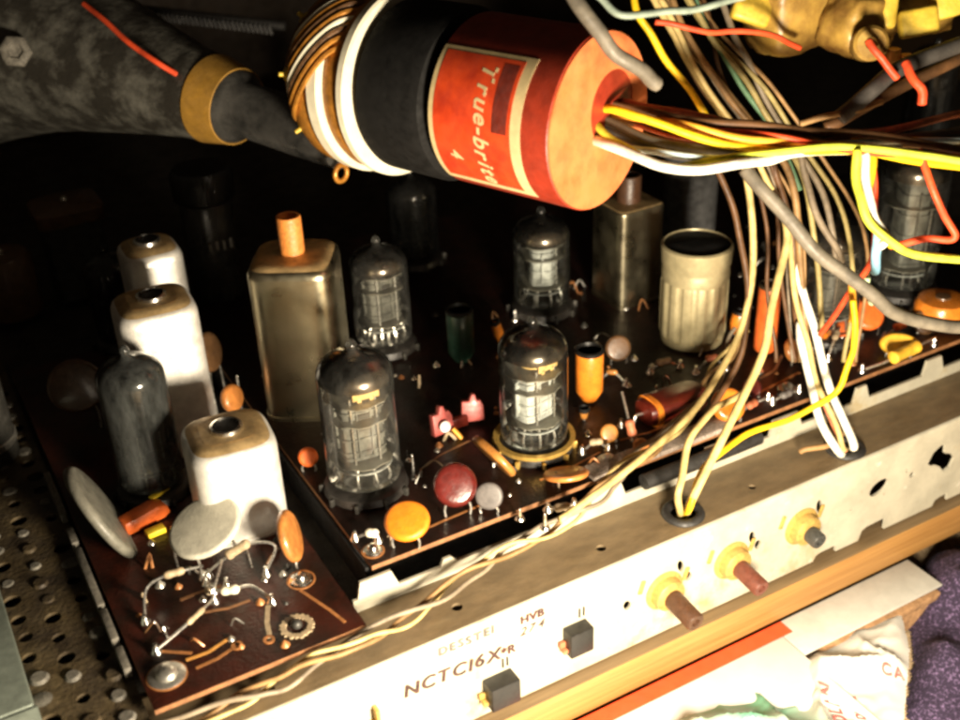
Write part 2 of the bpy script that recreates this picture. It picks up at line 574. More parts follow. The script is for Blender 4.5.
def circ(x, y, r, n=20, ry=None, rot=0):
    ry = ry or r
    return [(x + r * math.cos(2 * pi * i / n) * math.cos(rot) - ry * math.sin(2 * pi * i / n) * math.sin(rot),
             y + r * math.cos(2 * pi * i / n) * math.sin(rot) + ry * math.sin(2 * pi * i / n) * math.cos(rot)) for i in range(n)]


g = MB()
g.add([(-90, -70, -8.3), (140, -70, -8.3), (140, 110, -8.3), (-90, 110, -8.3)], [(0, 1, 2, 3)])
ob = g.build('ground', 'carpet')
ob['kind'] = 'structure'
g = MB()
g.add([(-90, 84, -8.2), (150, 84, -8.2), (150, 84, 70), (-90, 84, 70)], [(0, 1, 2, 3)])
ob = g.build('backdrop', 'cabinet')
ob['kind'] = 'structure'

# ------------------------------------------------------------------ chassis
TOP = -1.25
PF = 22.15
ch_o = Vector((17, 23.2, -5))
chassis = thing('chassis', 'pale metal television chassis with drilled top rail and stamped front panel', 'chassis', ch_o)
RT = Matrix.Translation((0, 0, TOP))
PT = Matrix(((1, 0, 0, 0), (0, 0, -1, PF), (0, 1, 0, 0), (0, 0, 0, 1)))


def rail_xy(px, py):
    p = at(px, py, TOP)
    return p.x, p.y


holes = []
for (px, py, r) in ((601, 548, .16), (457, 607, .17), (683, 514, .55), (845, 449, .55), (268, 690, .2), (752, 487, .13)):
    x, y = rail_xy(px, py)
    holes.append(circ(x, y, r))
mb = MB()
plate(mb, [(-8, PF + .12), (60, PF + .12), (60, 24.47), (-8, 24.47)], holes, .1, RT)
mb.build('rail_top', 'chassis_top', chassis, off=ch_o)

# front panel: outline with notches in its lower edge, and holes
PB = -4.98
outer = [(60, TOP - .12), (-8, TOP - .12), (-8, PB)]
for x0, x1, h in ((25.0, 26.1, .28), (27.2, 28.5, .5), (31.0, 31.8, .3)):
    outer += [(x0, PB), (x0 + .12, PB + h * .8), (x0 + .35, PB + h), (x1 - .1, PB + h * 1.05), (x1, PB + h * .9), (x1, PB)]
outer += [(60, PB)]
holes = [circ(16.85, -3.12, .14, 14, .2, .3), circ(19.30, -3.02, .13, 14, .2, .3), circ(18.95, -2.45, .12, 14, .26, .3),
         circ(22.25, -3.0, .14, 14, .2, .2), circ(21.95, -2.55, .13, 14, .25, .2), circ(24.95, -2.5, .13, 14, .3, .2),
         circ(27.85, -2.85, .46, 20, .30, .3), circ(26.6, -3.3, .07, 10), circ(29.25, -2.65, .10, 10), circ(29.55, -2.95, .15, 12, .12),
         [(30.3, -2.75), (30.5, -2.35), (30.85, -2.15), (31.1, -2.2), (31.15, -2.6), (31.5, -2.75), (31.75, -3.05), (31.6, -3.4),
          (31.3, -3.5), (31.0, -3.15), (30.7, -2.95), (30.45, -2.9)],
         circ(32.6, -2.1, .15, 12, .25)]
mb = MB()
plate(mb, outer, holes, .1, PT)
# the rolled bend between panel and rail
n = 6
vs, fs = [], []
for i in range(n + 1):
    a = (pi / 2) * i / n
    for x in (-8, 60):
        vs.append((x, PF + .12 - .12 * math.cos(a), TOP - .12 + .12 * math.sin(a)))
for i in range(n):
    fs.append((2 * i, 2 * i + 1, 2 * i + 3, 2 * i + 2))
mb.add(vs, fs)
panel = mb.build('front_panel', 'chassis_cream', chassis, off=ch_o)


def panel_text(s, px, py, size, m, jit=0.02, shear=0, space=1.0, bold=0.0, tilt=0.0, name='stamped_lettering'):
    p = aty(px, py, PF)
    T = Matrix.Translation((p.x, PF - .022, p.z)) @ Matrix.Rotation(-tilt, 4, 'Y') @ Matrix(((1, 0, 0, 0), (0, 0, -1, 0), (0, 1, 0, 0), (0, 0, 0, 1)))
    return text_mesh(s, size, T, name, m, panel, ch_o, jit, shear, space, None, 0, .006, bold)


panel_text('NCTC16X', 405, 697, .66, 'ink', .035, .1, 1.35, .022, tilt=-.035)
panel_text('*R', 501, 657, .46, 'ink_brown', .02, 0, 1.3, .022)
panel_text('DESSTEI', 439, 655, .42, 'ink_grey', .03, 0, 2.0, .022, tilt=-.03)
panel_text('HVB', 521, 624, .42, 'ink_brown', .01, 0, 1.0, .022)
panel_text('274', 520, 636, .44, 'ink', .02, .3, 1.4, .0)

# back lip of the rail with upright tabs that carry the board
mb = MB()
tabs = [(8.75, 10.0, -.2), (11.5, 12.0, -.55), (17.0, 18.3, -.2), (21.6, 22.4, -.25), (24.6, 26.0, -.2), (28.6, 29.3, -.2), (32.2, 33.2, -.2)]
prof = [(8.6, TOP + .45)]
for a, b, t in tabs:
    prof += [(a, TOP + .45), (a + .12, t), (b - .12, t), (b + .1, TOP + .45)]
prof += [(50, TOP + .45), (50, TOP), (8.6, TOP)]
plate(mb, prof, [], .1, Matrix(((1, 0, 0, 0), (0, 0, -1, 24.47), (0, 1, 0, 0), (0, 0, 0, 1))))
mb.build('board_lip', 'chassis_cream', chassis, off=ch_o)
mb = MB()
mb.box((20, 50.2, -1.42), (90, 51, .1))
mb.build('deck', 'deck_dark', chassis, off=ch_o)
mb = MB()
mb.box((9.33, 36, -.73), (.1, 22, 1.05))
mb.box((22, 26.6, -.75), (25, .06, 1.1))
mb.build('inner_shade_wall', 'black_void', chassis, off=ch_o)  # side strip, and a black sheet painting the hollow's shade behind the openings
for (px, py) in ((683, 514), (845, 449)):
    x, y = rail_xy(px, py)
    mb = MB()
    mb.lathe([(.36 + .2 + .16 * math.cos(a), .14 * math.sin(a)) for a in [2 * pi * i / 10 for i in range(10)]], 24, Matrix.Translation((x, y, TOP + .03)), close=True)
    mb.build('grommet', 'rubber_black', chassis, off=ch_o)

# perforated side plate
mb = MB()
pz = -.95
pit = .92
x = -7.0
ix = 0
while x < 2.0:
    y = 20.0 + (pit / 2 if ix % 2 else 0)
    iy = 0
    while y < 46:
        hx, hy = x + pit / 2 + rnd.uniform(-.06, .06), y + pit / 2 + rnd.uniform(-.08, .08)
        r = rnd.uniform(.19, .29)
        sq = []
        nn = 16
        for k in range(nn):
            a = 2 * pi * k / nn + pi / 4
            c, s_ = math.cos(a), math.sin(a)
            m_ = max(abs(c), abs(s_))
            sq.append((x + pit / 2 + c / m_ * pit / 2, y + pit / 2 + s_ / m_ * pit / 2, pz))
        kind = rnd.random()
        if kind < .42:                                  # open hole
            rg = [(hx + r * math.cos(2 * pi * k / nn + pi / 4), hy + r * math.sin(2 * pi * k / nn + pi / 4), pz) for k in range(nn)]
            rl = [(p[0], p[1], pz - .12) for p in rg]
            mb.cur = 0
            mb.add(sq + rg + rl, [(k, (k + 1) % nn, nn + (k + 1) % nn, nn + k) for k in range(nn)] + [(nn + k, nn + (k + 1) % nn, 2 * nn + (k + 1) % nn, 2 * nn + k) for k in range(nn)])
        else:                                           # raised or plugged boss
            rg = [(hx + r * math.cos(2 * pi * k / nn + pi / 4), hy + r * math.sin(2 * pi * k / nn + pi / 4), pz) for k in range(nn)]
            h = rnd.uniform(.03, .10)
            ru = [(hx + r * .75 * math.cos(2 * pi * k / nn + pi / 4), hy + r * .75 * math.sin(2 * pi * k / nn + pi / 4), pz + h) for k in range(nn)]
            mb.cur = 0
            mb.add(sq + rg, [(k, (k + 1) % nn, nn + (k + 1) % nn, nn + k) for k in range(nn)])
            mb.cur = 1 if kind < .85 else 0
            mb.add(rg + ru, [(k, (k + 1) % nn, nn + (k + 1) % nn, nn + k) for k in range(nn)] + [tuple(range(nn, 2 * nn))])
        y += pit
    x += pit
    ix += 1
mb.build('perforated_plate', ['rust_plate', 'stud_grey'], chassis, off=ch_o, angle=30)
mb = MB()
for y0, y1 in ((25.1, 26.1), (26.45, 27.9), (28.1, 31.2), (31.5, 32.4), (33.2, 36.0)):
    mb.box((2.12, (y0 + y1) / 2, -.78), (.22, y1 - y0, .42))
mb.build('edge_lip', 'stud_grey', chassis, off=ch_o, bevel=.04)

# ------------------------------------------------------------------ wooden edge of the cabinet
wo = Vector((20, 22.3, -6.5))
mb = MB()
mb.box((22, 22.35, -5.78), (64, 1.3, 1.42))
ws = single(mb, 'wooden_shelf', ['wood', 'wood_top_shade'], 'light oak cabinet edge running below the stamped front panel', 'shelf', wo, bevel=.06)
for p in ws.data.polygons:
    p.material_index = 1 if p.normal.z > .9 else 0

# steel box in the near corner
so = Vector((-2.5, 27.5, -.95))
sb = thing('steel_box', 'grey green steel box beside the perforated plate', 'box', so)
mb = MB()
mb.box((-3.0, 27.7, -.45), (5.3, 6.4, .9))
mb.build('casing', 'steel_green', sb, off=so, bevel=.08)
mb = MB()
plate(mb, [(-5.6, -.9), (-.28, -.9), (-.28, -.06), (-5.6, -.06)], [circ(-.95, -.5, .16, 16)], .08, Matrix(((1, 0, 0, 0), (0, 0, -1, 24.4), (0, 1, 0, 0), (0, 0, 0, 1))))
mb.build('end_flange', 'steel_green', sb, off=so)

# ------------------------------------------------------------------ printed boards
B1 = -.6


def board(x0, x1, y0, y1, z, label, topm):
    o = Vector(((x0 + x1) / 2, (y0 + y1) / 2, z - .16))
    mb = MB()
    mb.box(((x0 + x1) / 2, (y0 + y1) / 2, z - .08), (x1 - x0, y1 - y0, .16))
    root = thing('circuit_board', label, 'circuit board', o)
    b = mb.build('board', [topm, 'board_edge'], root, off=o, flat=True)
    for p in b.data.polygons:
        p.material_index = 0 if p.normal.z > .5 else 1
    return root, o


b1, b1o = board(2.35, 8.45, 23.2, 44, B1, 'narrow maroon printed board carrying three silver cans', 'board_red')
b2, b2o = board(9.4, 40, 24.75, 47, 0, 'wide dark brown printed board carrying most of the glass tubes', 'board_top')


def screw(root, off, p, r, washer=True, m='bright_metal', slot=True):
    T = Matrix.Translation(p)
    mb = MB()
    if washer:
        mb.lathe([(0, .0), (r * 1.7, .0), (r * 1.75, .03), (r * 1.6, .06), (0, .06)], 24, T)
    mb.lathe([(r, .05), (r * 1.0, .12), (r * .85, .2), (r * .5, .25), (0, .27)], 20, T)
    mb.build('screw', m, root, off=off)


def ring(root, off, p, r, w, h, m, name, seg=28, teeth=0):
    mb = MB()
    rf = (lambda a: 1 + (.1 if math.sin(teeth * a) > 0 else 0)) if teeth else None
    mb.lathe([(r - w, 0), (r, 0), (r, h), (r - w, h)], seg, Matrix.Translation(p), rfun=rf, close=True)
    mb.build(name, m, root, off=off)


p = at(301, 580, B1)
screw(b1, b1o, p, .2)
ring(b1, b1o, p, .44, .06, .02, 'trace', 'eyelet_ring')
p = at(297, 627, B1)
ring(b1, b1o, p, .46, .16, .05, 'resistor_tan', 'lock_washer', 72, 18)
screw(b1, b1o, p, .16, False, 'dark_metal')
p = at(167, 676, B1)
screw(b1, b1o, p, .3, True, 'tin')
ring(b1, b1o, p, .56, .08, .02, 'trace', 'eyelet_ring')
p = at(373, 551, 0)
screw(b2, b2o, p, .17)
ring(b2, b2o, p, .36, .06, .02, 'trace', 'eyelet_ring')
for px, py, r in ((608, 461, .22), (787, 389, .2), (352, 500, .12), (758, 372, .12)):
    p = at(px, py, 0)
    screw(b2, b2o, p, r, True, 'tin')


def traces(root, off, z, items):
    for pts, r, m in items:
        mb = MB()
        q = [at(a, b, z + .015) for a, b in pts]
        vs, fs = [], []
        for i, c in enumerate(q):
            d = (q[min(i + 1, len(q) - 1)] - q[max(i - 1, 0)]).normalized()
            s_ = Vector((-d.y, d.x, 0)) * r
            vs += [c - s_, c + s_]
        n = len(q)
        vs += [v - Vector((0, 0, .012)) for v in vs]
        m2 = 2 * n
        for i in range(n - 1):
            a = 2 * i
            fs += [(a, a + 2, a + 3, a + 1), (m2 + a, m2 + a + 1, m2 + a + 3, m2 + a + 2), (a, m2 + a, m2 + a + 2, a + 2), (a + 1, a + 3, m2 + a + 3, m2 + a + 1)]
        fs += [(0, 1, m2 + 1, m2), (m2 - 2, 2 * m2 - 2, 2 * m2 - 1, m2 - 1)]
        mb.add(vs, fs)
        mb.build('printed_trace', m, root, off=off, flat=True)


traces(b1, b1o, B1, [([(186, 660), (208, 652), (232, 636)], .05, 'trace_bright'), ([(196, 668), (218, 658), (237, 645)], .05, 'trace'),
                     ([(160, 651), (176, 652), (192, 653)], .05, 'trace'), ([(268, 605), (267, 622), (270, 638)], .07, 'resistor_tan'),
                     ([(300, 590), (330, 610), (345, 622)], .05, 'trace'), ([(180, 600), (200, 592), (222, 585)], .06, 'board_edge'),
                     ([(205, 612), (228, 608), (250, 600)], .05, 'board_edge')])
for (px, py) in ((237, 646), (269, 640)):
    ring(b1, b1o, at(px, py, B1), .17, .08, .03, 'trace', 'solder_ring', 16)
traces(b2, b2o, 0, [([(400, 540), (440, 522), (480, 505)], .04, 'trace'), ([(540, 480), (570, 468), (600, 452)], .04, 'trace'),
                    ([(620, 440), (650, 432), (690, 415)], .05, 'trace'), ([(735, 400), (760, 392), (800, 372)], .06, 'trace'),
                    ([(420, 470), (440, 455), (470, 440)], .04, 'board_edge'), ([(760, 378), (775, 370), (782, 355)], .06, 'board_edge')])


# solder joints and clipped lead ends scattered over the boards
for root, off, x0, x1, y0, y1, z, nj, ns in ((b2, b2o, 10, 35, 25.1, 38, 0, 80, 46), (b1, b1o, 2.8, 8, 23.6, 34, B1, 26, 14)):
    for k in range(nj):
        p = Vector((rnd.uniform(x0, x1), rnd.uniform(y0, y1), z))
        r = rnd.uniform(.05, .13)
        mb = MB()
        mb.lathe([(r * 1.4, 0), (r * 1.3, r * .3), (r * .8, r * .8), (r * .3, r * 1.5), (0, r * 1.6)], 10, Matrix.Translation(p))
        mb.build('solder_joint', rnd.choice(['tin', 'solder', 'dark_metal', 'trace']), root, off=off)
    for k in range(ns):
        p = Vector((rnd.uniform(x0, x1), rnd.uniform(y0, y1), z))
        d = Vector((rnd.uniform(-.6, .6), rnd.uniform(-.6, .6), rnd.uniform(.15, .6)))
        mb = MB()
        mb.tube([p, p + d * .6 + Vector((0, 0, .12)), p + d + Vector((rnd.uniform(-.2, .2), rnd.uniform(-.2, .2), -.02 - d.z))], rnd.uniform(.025, .06), 6, 4)
        mb.build('lead_stub', rnd.choice(['tin', 'lead_wire', 'trace', 'resistor_tan', 'dark_disc']), root, off=off)


# ------------------------------------------------------------------ valves (glass tubes)
def valve(P, R, H, label, gl='tube_glass', getter='getter', gcover=.35, plates='plate_light', tip=True, lean=0.0, socket='socket_black', inner=True, group='glass valves on the boards', gold=False, dark=False, rz=None, holder=False):
    """miniature tube: lathe envelope with exhaust tip, getter flash, mica, electrodes, leads and socket"""
    root = thing('valve', label, 'valve', P, group, rz=rnd.uniform(0, 1.2) if rz is None else rz)
    hb, sh = .45, H - R * .8
    prof = [(R * .55, hb), (R * .85, hb + .02), (R * .97, hb + .12), (R, hb + .3), (R, sh)]
    for i in range(1, 8):
        a = (pi / 2) * i / 8
        prof.append((R * (.22 + .78 * math.cos(a)), sh + R * .62 * math.sin(a)))
    zt = sh + R * .62
    if tip:
        prof += [(R * .2, zt + .05), (R * .13, zt + .16), (R * .15, zt + .3), (R * .10, zt + .42), (0, zt + .5)]
    else:
        prof += [(0, zt + .01)]
    mb = MB()
    mb.lathe(prof, 32)
    env = mb.build('envelope', gl, root)
    # getter flash on the inside of the dome
    mb = MB()
    gp = []
    for i in range(0, 9):
        a = (pi / 2) * i / 8
        gp.append(((R * .96) * (.16 + .84 * math.cos(a)), sh + R * .56 * math.sin(a)))
    low = sh - (H * gcover * .35)
    gp = [(R * .955, low)] + gp + [(0, sh + R * .575)]
    def wob(a):
        return 1.0 - .012 * (1 + math.sin(3 * a))
    mb.lathe(gp[:-1], 32, None, wob)
    mb.build('getter_flash', getter, root)
    if inner:
        pw = R * .62
        z0, z1 = hb + .95, sh - (.8 if holder else .35)
        mb = MB()
        mb.lathe([(0, z0), (pw, z0), (pw, z0 + .1), (pw * .93, z0 + .14), (pw * .93, z1 - .14), (pw, z1 - .1), (pw, z1), (0, z1)], 24, None, rsq(1.0, .72, 4))
        mb.box((pw * .95, 0, (z0 + z1) / 2), (pw * .5, .06, (z1 - z0) * .8))
        mb.box((-pw * .95, 0, (z0 + z1) / 2), (pw * .5, .06, (z1 - z0) * .8))
        for k in range(4):
            zz = z0 + (z1 - z0) * (.14 + .24 * k)
            mb.lathe([(pw * .95, zz - .04), (pw * 1.03, zz - .03), (pw * 1.03, zz + .03), (pw * .95, zz + .04)], 24, None, rsq(1.0, .72, 4), close=True)
        for sx in (-1, 1):
            mb.box((sx * pw * .3, -pw * .73, (z0 + z1) / 2), (.05, .09, (z1 - z0) * .9))
        mb.build('anode', plates, root)
        for z in (z0 - .1, z0 + (z1 - z0) * .72, z1 + .08):
            mb = MB()
            mb.lathe([(0, z), (R * .88, z), (R * .88, z + .035), (0, z + .035)], 20, None, lambda a: 1 - .07 * (math.sin(8 * a) > .2))
            mb.build('mica_disc', 'mica', root)
        mb = MB()
        mb.lathe([(R * .25, z1 + .25), (R * .42, z1 + .28), (R * .42, z1 + .33), (R * .25, z1 + .33)], 18, None, close=True)
        mb.build('getter_ring', 'plate_tan', root)
        mb = MB()
        mb.lathe([(R * .74, hb + .62), (R * .8, hb + .62), (R * .8, hb + .67), (R * .74, hb + .67)], 24, None, close=True)
        mb.build('stem_ring', 'plate_light', root)
        for k in range(9):
            a = 2 * pi * k / 9.7 + .3
            mb = MB()
            mb.tube([(R * .72 * math.cos(a), R * .72 * math.sin(a), hb + .05), (R * .78 * math.cos(a), R * .78 * math.sin(a), hb + .35), (R * .6 * math.cos(a), R * .6 * math.sin(a), hb + .85)], .045, 6, 4)
            mb.build('stem_lead', 'lead_wire', root)
        if holder:
            mb = MB()
            mb.box((.12, -R * .5, sh - .36), (R * .72, .05, .5), None)
            mb.box((-.1, -R * .5, sh - .66), (R * .12, .05, .3))
            mb.box((.3, -R * .5, sh - .66), (R * .12, .05, .3))
            mb.build('getter_holder', 'plate_tan', root, bevel=.02)
        for s_ in (-1, 1):                              # grid side rods and top support
            mb = MB()
            mb.tube([(s_ * pw * .55, -pw * .8, z0 - .3), (s_ * pw * .55, -pw * .8, z1 + .3)], .035, 6)
            mb.build('grid_rod', 'lead_wire', root)
        mb = MB()
        mb.box((0, -pw * .74, (z0 + z1) / 2 + (z1 - z0) * .18), (pw * .5, .03, (z1 - z0) * .28))
        mb.build('anode_window', 'dark_metal', root)
    # socket
    mb = MB()
    mb.lathe([(R * 1.12, 0), (R * 1.16, .08), (R * 1.1, .3), (R * .95, .4), (R * .5, .42), (0, .42)], 28)
    mb.build('socket', socket, root)
    for k in range(9):
        a = 2 * pi * k / 9.7 + .3
        mb = MB()
        T = Matrix.Rotation(a, 4, 'Z') @ Matrix.Translation((R * 1.2, 0, .12))
        mb.box((0, 0, 0), (.16, .12, .3), T)
        mb.build('contact', 'dark_metal' if not gold else 'socket_gold', root, bevel=.02)
    if gold:
        mb = MB()
        mb.lathe([(R * 1.05, .34), (R * 1.2, .34), (R * 1.22, .5), (R * 1.07, .5)], 30, None, close=True)
        mb.build('retaining_ring', 'socket_gold', root)
    return root


def base_of(px, py, z=0.0):
    return at(px, py, z)


valve(at(369, 500, 0) + Vector((.25, .75, 0)), 1.2, 5.2, 'largest glass valve on the front corner of the wide board, brown getter dome', 'tube_glass_dusty', gcover=.06, plates='plate_grey', rz=-.1, holder=True)
valve(at(537, 462, 0) + Vector((.4, .8, 0)), 1.14, 4.75, 'glass valve in a gold socket ring with bright white anode inside', 'tube_glass', gcover=.05, plates='plate_light', gold=True, rz=.2, holder=True)
valve(at(386, 356, 0) + Vector((.3, .7, 0)), 1.12, 4.5, 'glass valve close behind the largest one, right of the tall can', 'tube_glass_dusty', gcover=.05, plates='plate_grey')
valve(at(543, 318, 0) + Vector((.4, .7, 0)), 1.16, 4.3, 'clear glass valve whose top touches the bottom of the red drum', 'tube_glass', gcover=.05, plates='plate_light')
valve(at(159, 503, B1) + Vector((.1, .8, 0)), 1.08, 5.3, 'smoky grey valve at the left end of the narrow board', 'tube_glass_grey', getter='getter_grey', gcover=.9, plates='dark_metal')
valve(at(128, 352, B1) + Vector((.1, 1.0, 0)), 1.0, 4.1, 'dark domed valve squeezed between the two rear silver cans', 'tube_glass_smoky', gcover=.8, plates='dark_metal')
valve(at(417, 268, 0) + Vector((.3, .7, 0)), 1.1, 4.2, 'shadowed valve left of the red drum showing one small glint', 'tube_glass_smoky', gcover=.7, plates='dark_metal')
valve(at(833, 345, 0) + Vector((.3, .7, 0)), 1.1, 5.0, 'dusty valve behind the hanging white wires', 'tube_glass_dusty', gcover=.05, plates='plate_grey')
valve(at(908, 300, 0) + Vector((.4, .9, 0)), 1.35, 6.4, 'tall valve framed by the red wire loop at the right', 'tube_glass', gcover=.1, plates='plate_grey')
valve(at(928, 160, 0) + Vector((.4, .9, 0)), 1.25, 6.0, 'far valve under the brown coil assembly with a small white glint', 'tube_glass_smoky', gcover=.3, plates='dark_metal')


# ------------------------------------------------------------------ screening cans
def can(P, w, d, h, label, rot=0.0, slug=None, hole=True, body='aluminium', top='can_top_shade', sl_h=1.6, sl_r=.42, n=4.2, shoulder=.62, rim=True, group='square silver screening cans'):
    root = thing('screening_can', label, 'screening can', P, group, rz=rot)
    f = rsq(w / 2, d / 2, n)
    mb = MB()
    mb.lathe([(1.03, 0), (1.03, .12), (1.0, .14), (1.0, h - shoulder)], 64, None, f)
    prof = []
    mb2 = MB()
    m = min(w, d) / 2
    pr = [(1.0, h - shoulder)]
    for i in range(1, 7):
        a = (pi / 2) * i / 6
        pr.append((1 - (shoulder / m) * (1 - math.cos(a)) * .9, h - shoulder + shoulder * math.sin(a) * .8))
    mb.lathe(pr[:4], 64, None, f)
    body_o = mb.build('body', body, root, angle=50)
    rh = sl_r + .02
    mb2.lathe(pr[3:] + [(.6, h - .02 - shoulder * .15), (rh / m * 1.0, h - shoulder * .15)], 64, None, f)
    mb2.build('top', top, root, angle=50)
    zt = h - shoulder * .18
    if rim:
        mb = MB()
        mb.lathe([(sl_r, zt - .05), (sl_r + .1, zt - .05), (sl_r + .08, zt + .12), (sl_r, zt + .14)], 28, None, close=True)
        mb.build('hole_rim', 'bright_metal', root)
    if slug:
        mb = MB()
        mb.lathe([(0, zt - .1), (sl_r, zt - .1), (sl_r, zt + sl_h - .05), (sl_r * .93, zt + sl_h), (sl_r * .7, zt + sl_h), (sl_r * .62, zt + sl_h - .3), (0, zt + sl_h - .3)], 28)
        mb.build('tuning_slug', slug, root)
    else:
        mb = MB()
        mb.lathe([(0, zt - .02), (sl_r - .01, zt - .02), (sl_r - .01, zt + .05), (0, zt + .05)], 28)
        mb.build('tuning_core', 'black_void', root)
    return root


can(Vector((11.5, 34.5, 0)), 2.95, 2.95, 6.0, 'tall silver can with an orange slug standing on top', math.radians(-31), 'orange_slug', body='dull_aluminium', sl_h=1.35, sl_r=.42, rim=False, shoulder=.5, n=5)
can(Vector((7.1, 29.9, B1)), 2.75, 2.7, 3.55, 'front silver can behind the big white disc, white lit face', math.radians(-6))
can(Vector((6.75, 35.6, B1)), 2.7, 2.6, 5.8, 'middle silver can of the narrow board, dark valve just behind it', math.radians(-4))
can(Vector((7.95, 40.6, B1)), 2.2, 2.4, 5.65, 'rearmost silver can of the narrow board, furthest from the stamped panel', math.radians(-2))
can(Vector((26.0, 35.0, 0)), 2.2, 2.2, 4.3, 'low silver can right of the red drum with a dark slug', 0, 'brown_plastic', body='dull_aluminium', sl_h=1.1, sl_r=.5, rim=False, n=9, shoulder=.16)

# ivory fluted can
P = at(694, 352, 0) + Vector((.55, .85, 0))
fl = thing('fluted_can', 'ivory fluted round can with a black top beside the low square can', 'capacitor', P)
mb = MB()
R = 1.28
mb.lathe([(R * .8, 0), (R * .93, .08), (R * .97, .4)], 72)
mb.lathe([(R * .97, .4), (R, .55), (R, 2.6), (R * .985, 2.75)], 144, None, lambda a: 1 - .05 * max(0, math.cos(14 * a)) ** .5)
mb.lathe([(R * .985, 2.75), (R * 1.0, 2.85), (R * 1.0, 3.1), (R * .985, 3.2), (R * .985, 3.3), (R * 1.02, 3.4), (R * 1.05, 4.1), (R * .98, 4.15), (R * .96, 4.0)], 72)
mb.build('sleeve', 'ivory_can', fl)
mb = MB()
mb.lathe([(0, 3.9), (R * .96, 3.9), (R * .96, 4.05), (R * .9, 4.1), (R * .2, 4.12), (0, 4.12)], 48)
mb.build('cap', 'black_void', fl)

# dark shapes at the back
P = at(92, 300, B1 - .4) + Vector((0, 1.5, 0))
tr_ = thing('transformer', 'dark boxy transformer in the shadow behind the narrow board', 'transformer', P)
mb = MB()
mb.lathe([(1.0, 0), (1.0, 3.6)], 48, None, rsq(1.3, 1.2, 7))
mb.build('core', 'dark_metal', tr_)
mb = MB()
mb.lathe([(1.12, 3.6), (1.15, 3.7), (1.15, 4.2), (1.05, 4.3), (0, 4.3)], 48, None, rsq(1.3, 1.2, 7))
mb.build('cover', 'dark_disc', tr_)
screw(tr_, None, Vector((0, 0, 4.3)), .14, False, 'tin')
P = at(222, 300, 0) + Vector((.2, .8, 0))
bt = thing('capped_valve', 'black valve with a flat cap standing under the yellow taped neck', 'valve', P)
mb = MB()
mb.lathe([(1.05, 0), (1.1, .1), (1.1, 4.2), (1.0, 4.4)], 32)
mb.build('envelope', 'neck_glass', bt)
mb = MB()
mb.lathe([(0, 4.3), (1.0, 4.3), (1.28, 4.5), (1.3, 5.5), (1.15, 5.75), (.3, 5.8), (0, 5.8)], 32)
mb.build('cap', 'black_plastic', bt)
for k in range(4):
    mb = MB()
    mb.box((.3 * k - .4, -1.12, 2.6 + .05 * (k % 2)), (.1, .1, .4))
    mb.build('pin', 'tin', bt)
P = at(-6, 455, B1) + Vector((-.3, .6, 0))
ec = thing('electrolytic_can', 'dark steel can cut off by the left edge', 'capacitor', P)
mb = MB()
mb.lathe([(1.2, -.3), (1.2, 4.2), (1.1, 4.35), (.9, 4.3), (0, 4.3)], 36)
mb.build('shell', 'dark_metal', ec)
mb = MB()
mb.lathe([(1.215, .25), (1.26, .3), (1.26, .5), (1.215, .55)], 36, None, close=True)
mb.build('seam', 'tin', ec)
P = at(14, 305, B1)
rc = thing('relay_can', 'small dark round can with a screw far back at the left', 'relay', P)
mb = MB()
mb.lathe([(1.2, -.3), (1.25, 2.2), (1.1, 2.5), (0, 2.55)], 30)
mb.build('shell', 'dark_disc', rc)
screw(rc, None, Vector((0, 0, 2.5)), .15, False, 'tin')
P = at(690, 250, 0) + Vector((.5, .8, 0))
gc = thing('rear_can', 'bluish grey can in shadow behind the ivory fluted can', 'capacitor', P)
mb = MB()
mb.lathe([(1.15, 0), (1.2, .1), (1.2, 4.2), (1.1, 4.4), (.6, 4.45), (0, 4.45)], 32)
mb.build('shell', 'dust_grey', gc)
mb = MB()
mb.lathe([(1.22, 3.6), (1.26, 3.6), (1.26, 3.9), (1.22, 3.9)], 32, None, close=True)
mb.build('clamp_band', 'dark_metal', gc)


# ------------------------------------------------------------------ small parts on the boards
def disc_cap(px, py, zc, zb, r, th, nrm, m, label, rs=None, leads=2, lm='lead_wire', name='disc_capacitor', dy=.0, group='disc capacitors', spread=.5, lead_r=.04):
    """lens-shaped ceramic disc at height zc above the board, facing nrm, on two wire leads"""
    C = at(px, py, zc)
    C = Vector((C.x, C.y, zc))
    base = Vector((C.x, C.y, zb))
    root = thing(name, label, 'capacitor', base, group)
    n = Vector(nrm).normalized()
    up = (Vector((0, 0, 1)) - n * n.z)
    up = up.normalized() if up.length > .05 else Vector((1, 0, 0))
    T = axis_frame(C - base, n, n.cross(up))
    k = rs or 1.0
    prof = [(0, -th / 2)]
    for i in range(9):
        a = -pi / 2 + pi * i / 8
        prof.append((r - th * .5 + th * .5 * math.cos(a), th / 2 * math.sin(a)))
    prof.append((0, th / 2))
    mb = MB()
    vs0 = len(mb.v)
    mb.lathe(prof, 32, T @ Matrix.Diagonal((1, k, 1, 1)))
    mb.build('body', m, root)
    sx = n.cross(Vector((0, 0, 1)))
    sx = sx.normalized() if sx.length > .05 else Vector((1, 0, 0))
    for s_ in (-1, 1)[:leads]:
        a = (C - base) + sx * s_ * r * spread - up * r * k * .75
        b = a + sx * s_ * .03
        b.z = -.02
        q = a.lerp(b, .5) + sx * s_ * .05
        mb = MB()
        mb.tube([a, q, b], lead_r, 6, 4)
        mb.build('lead', lm, root)
    return root


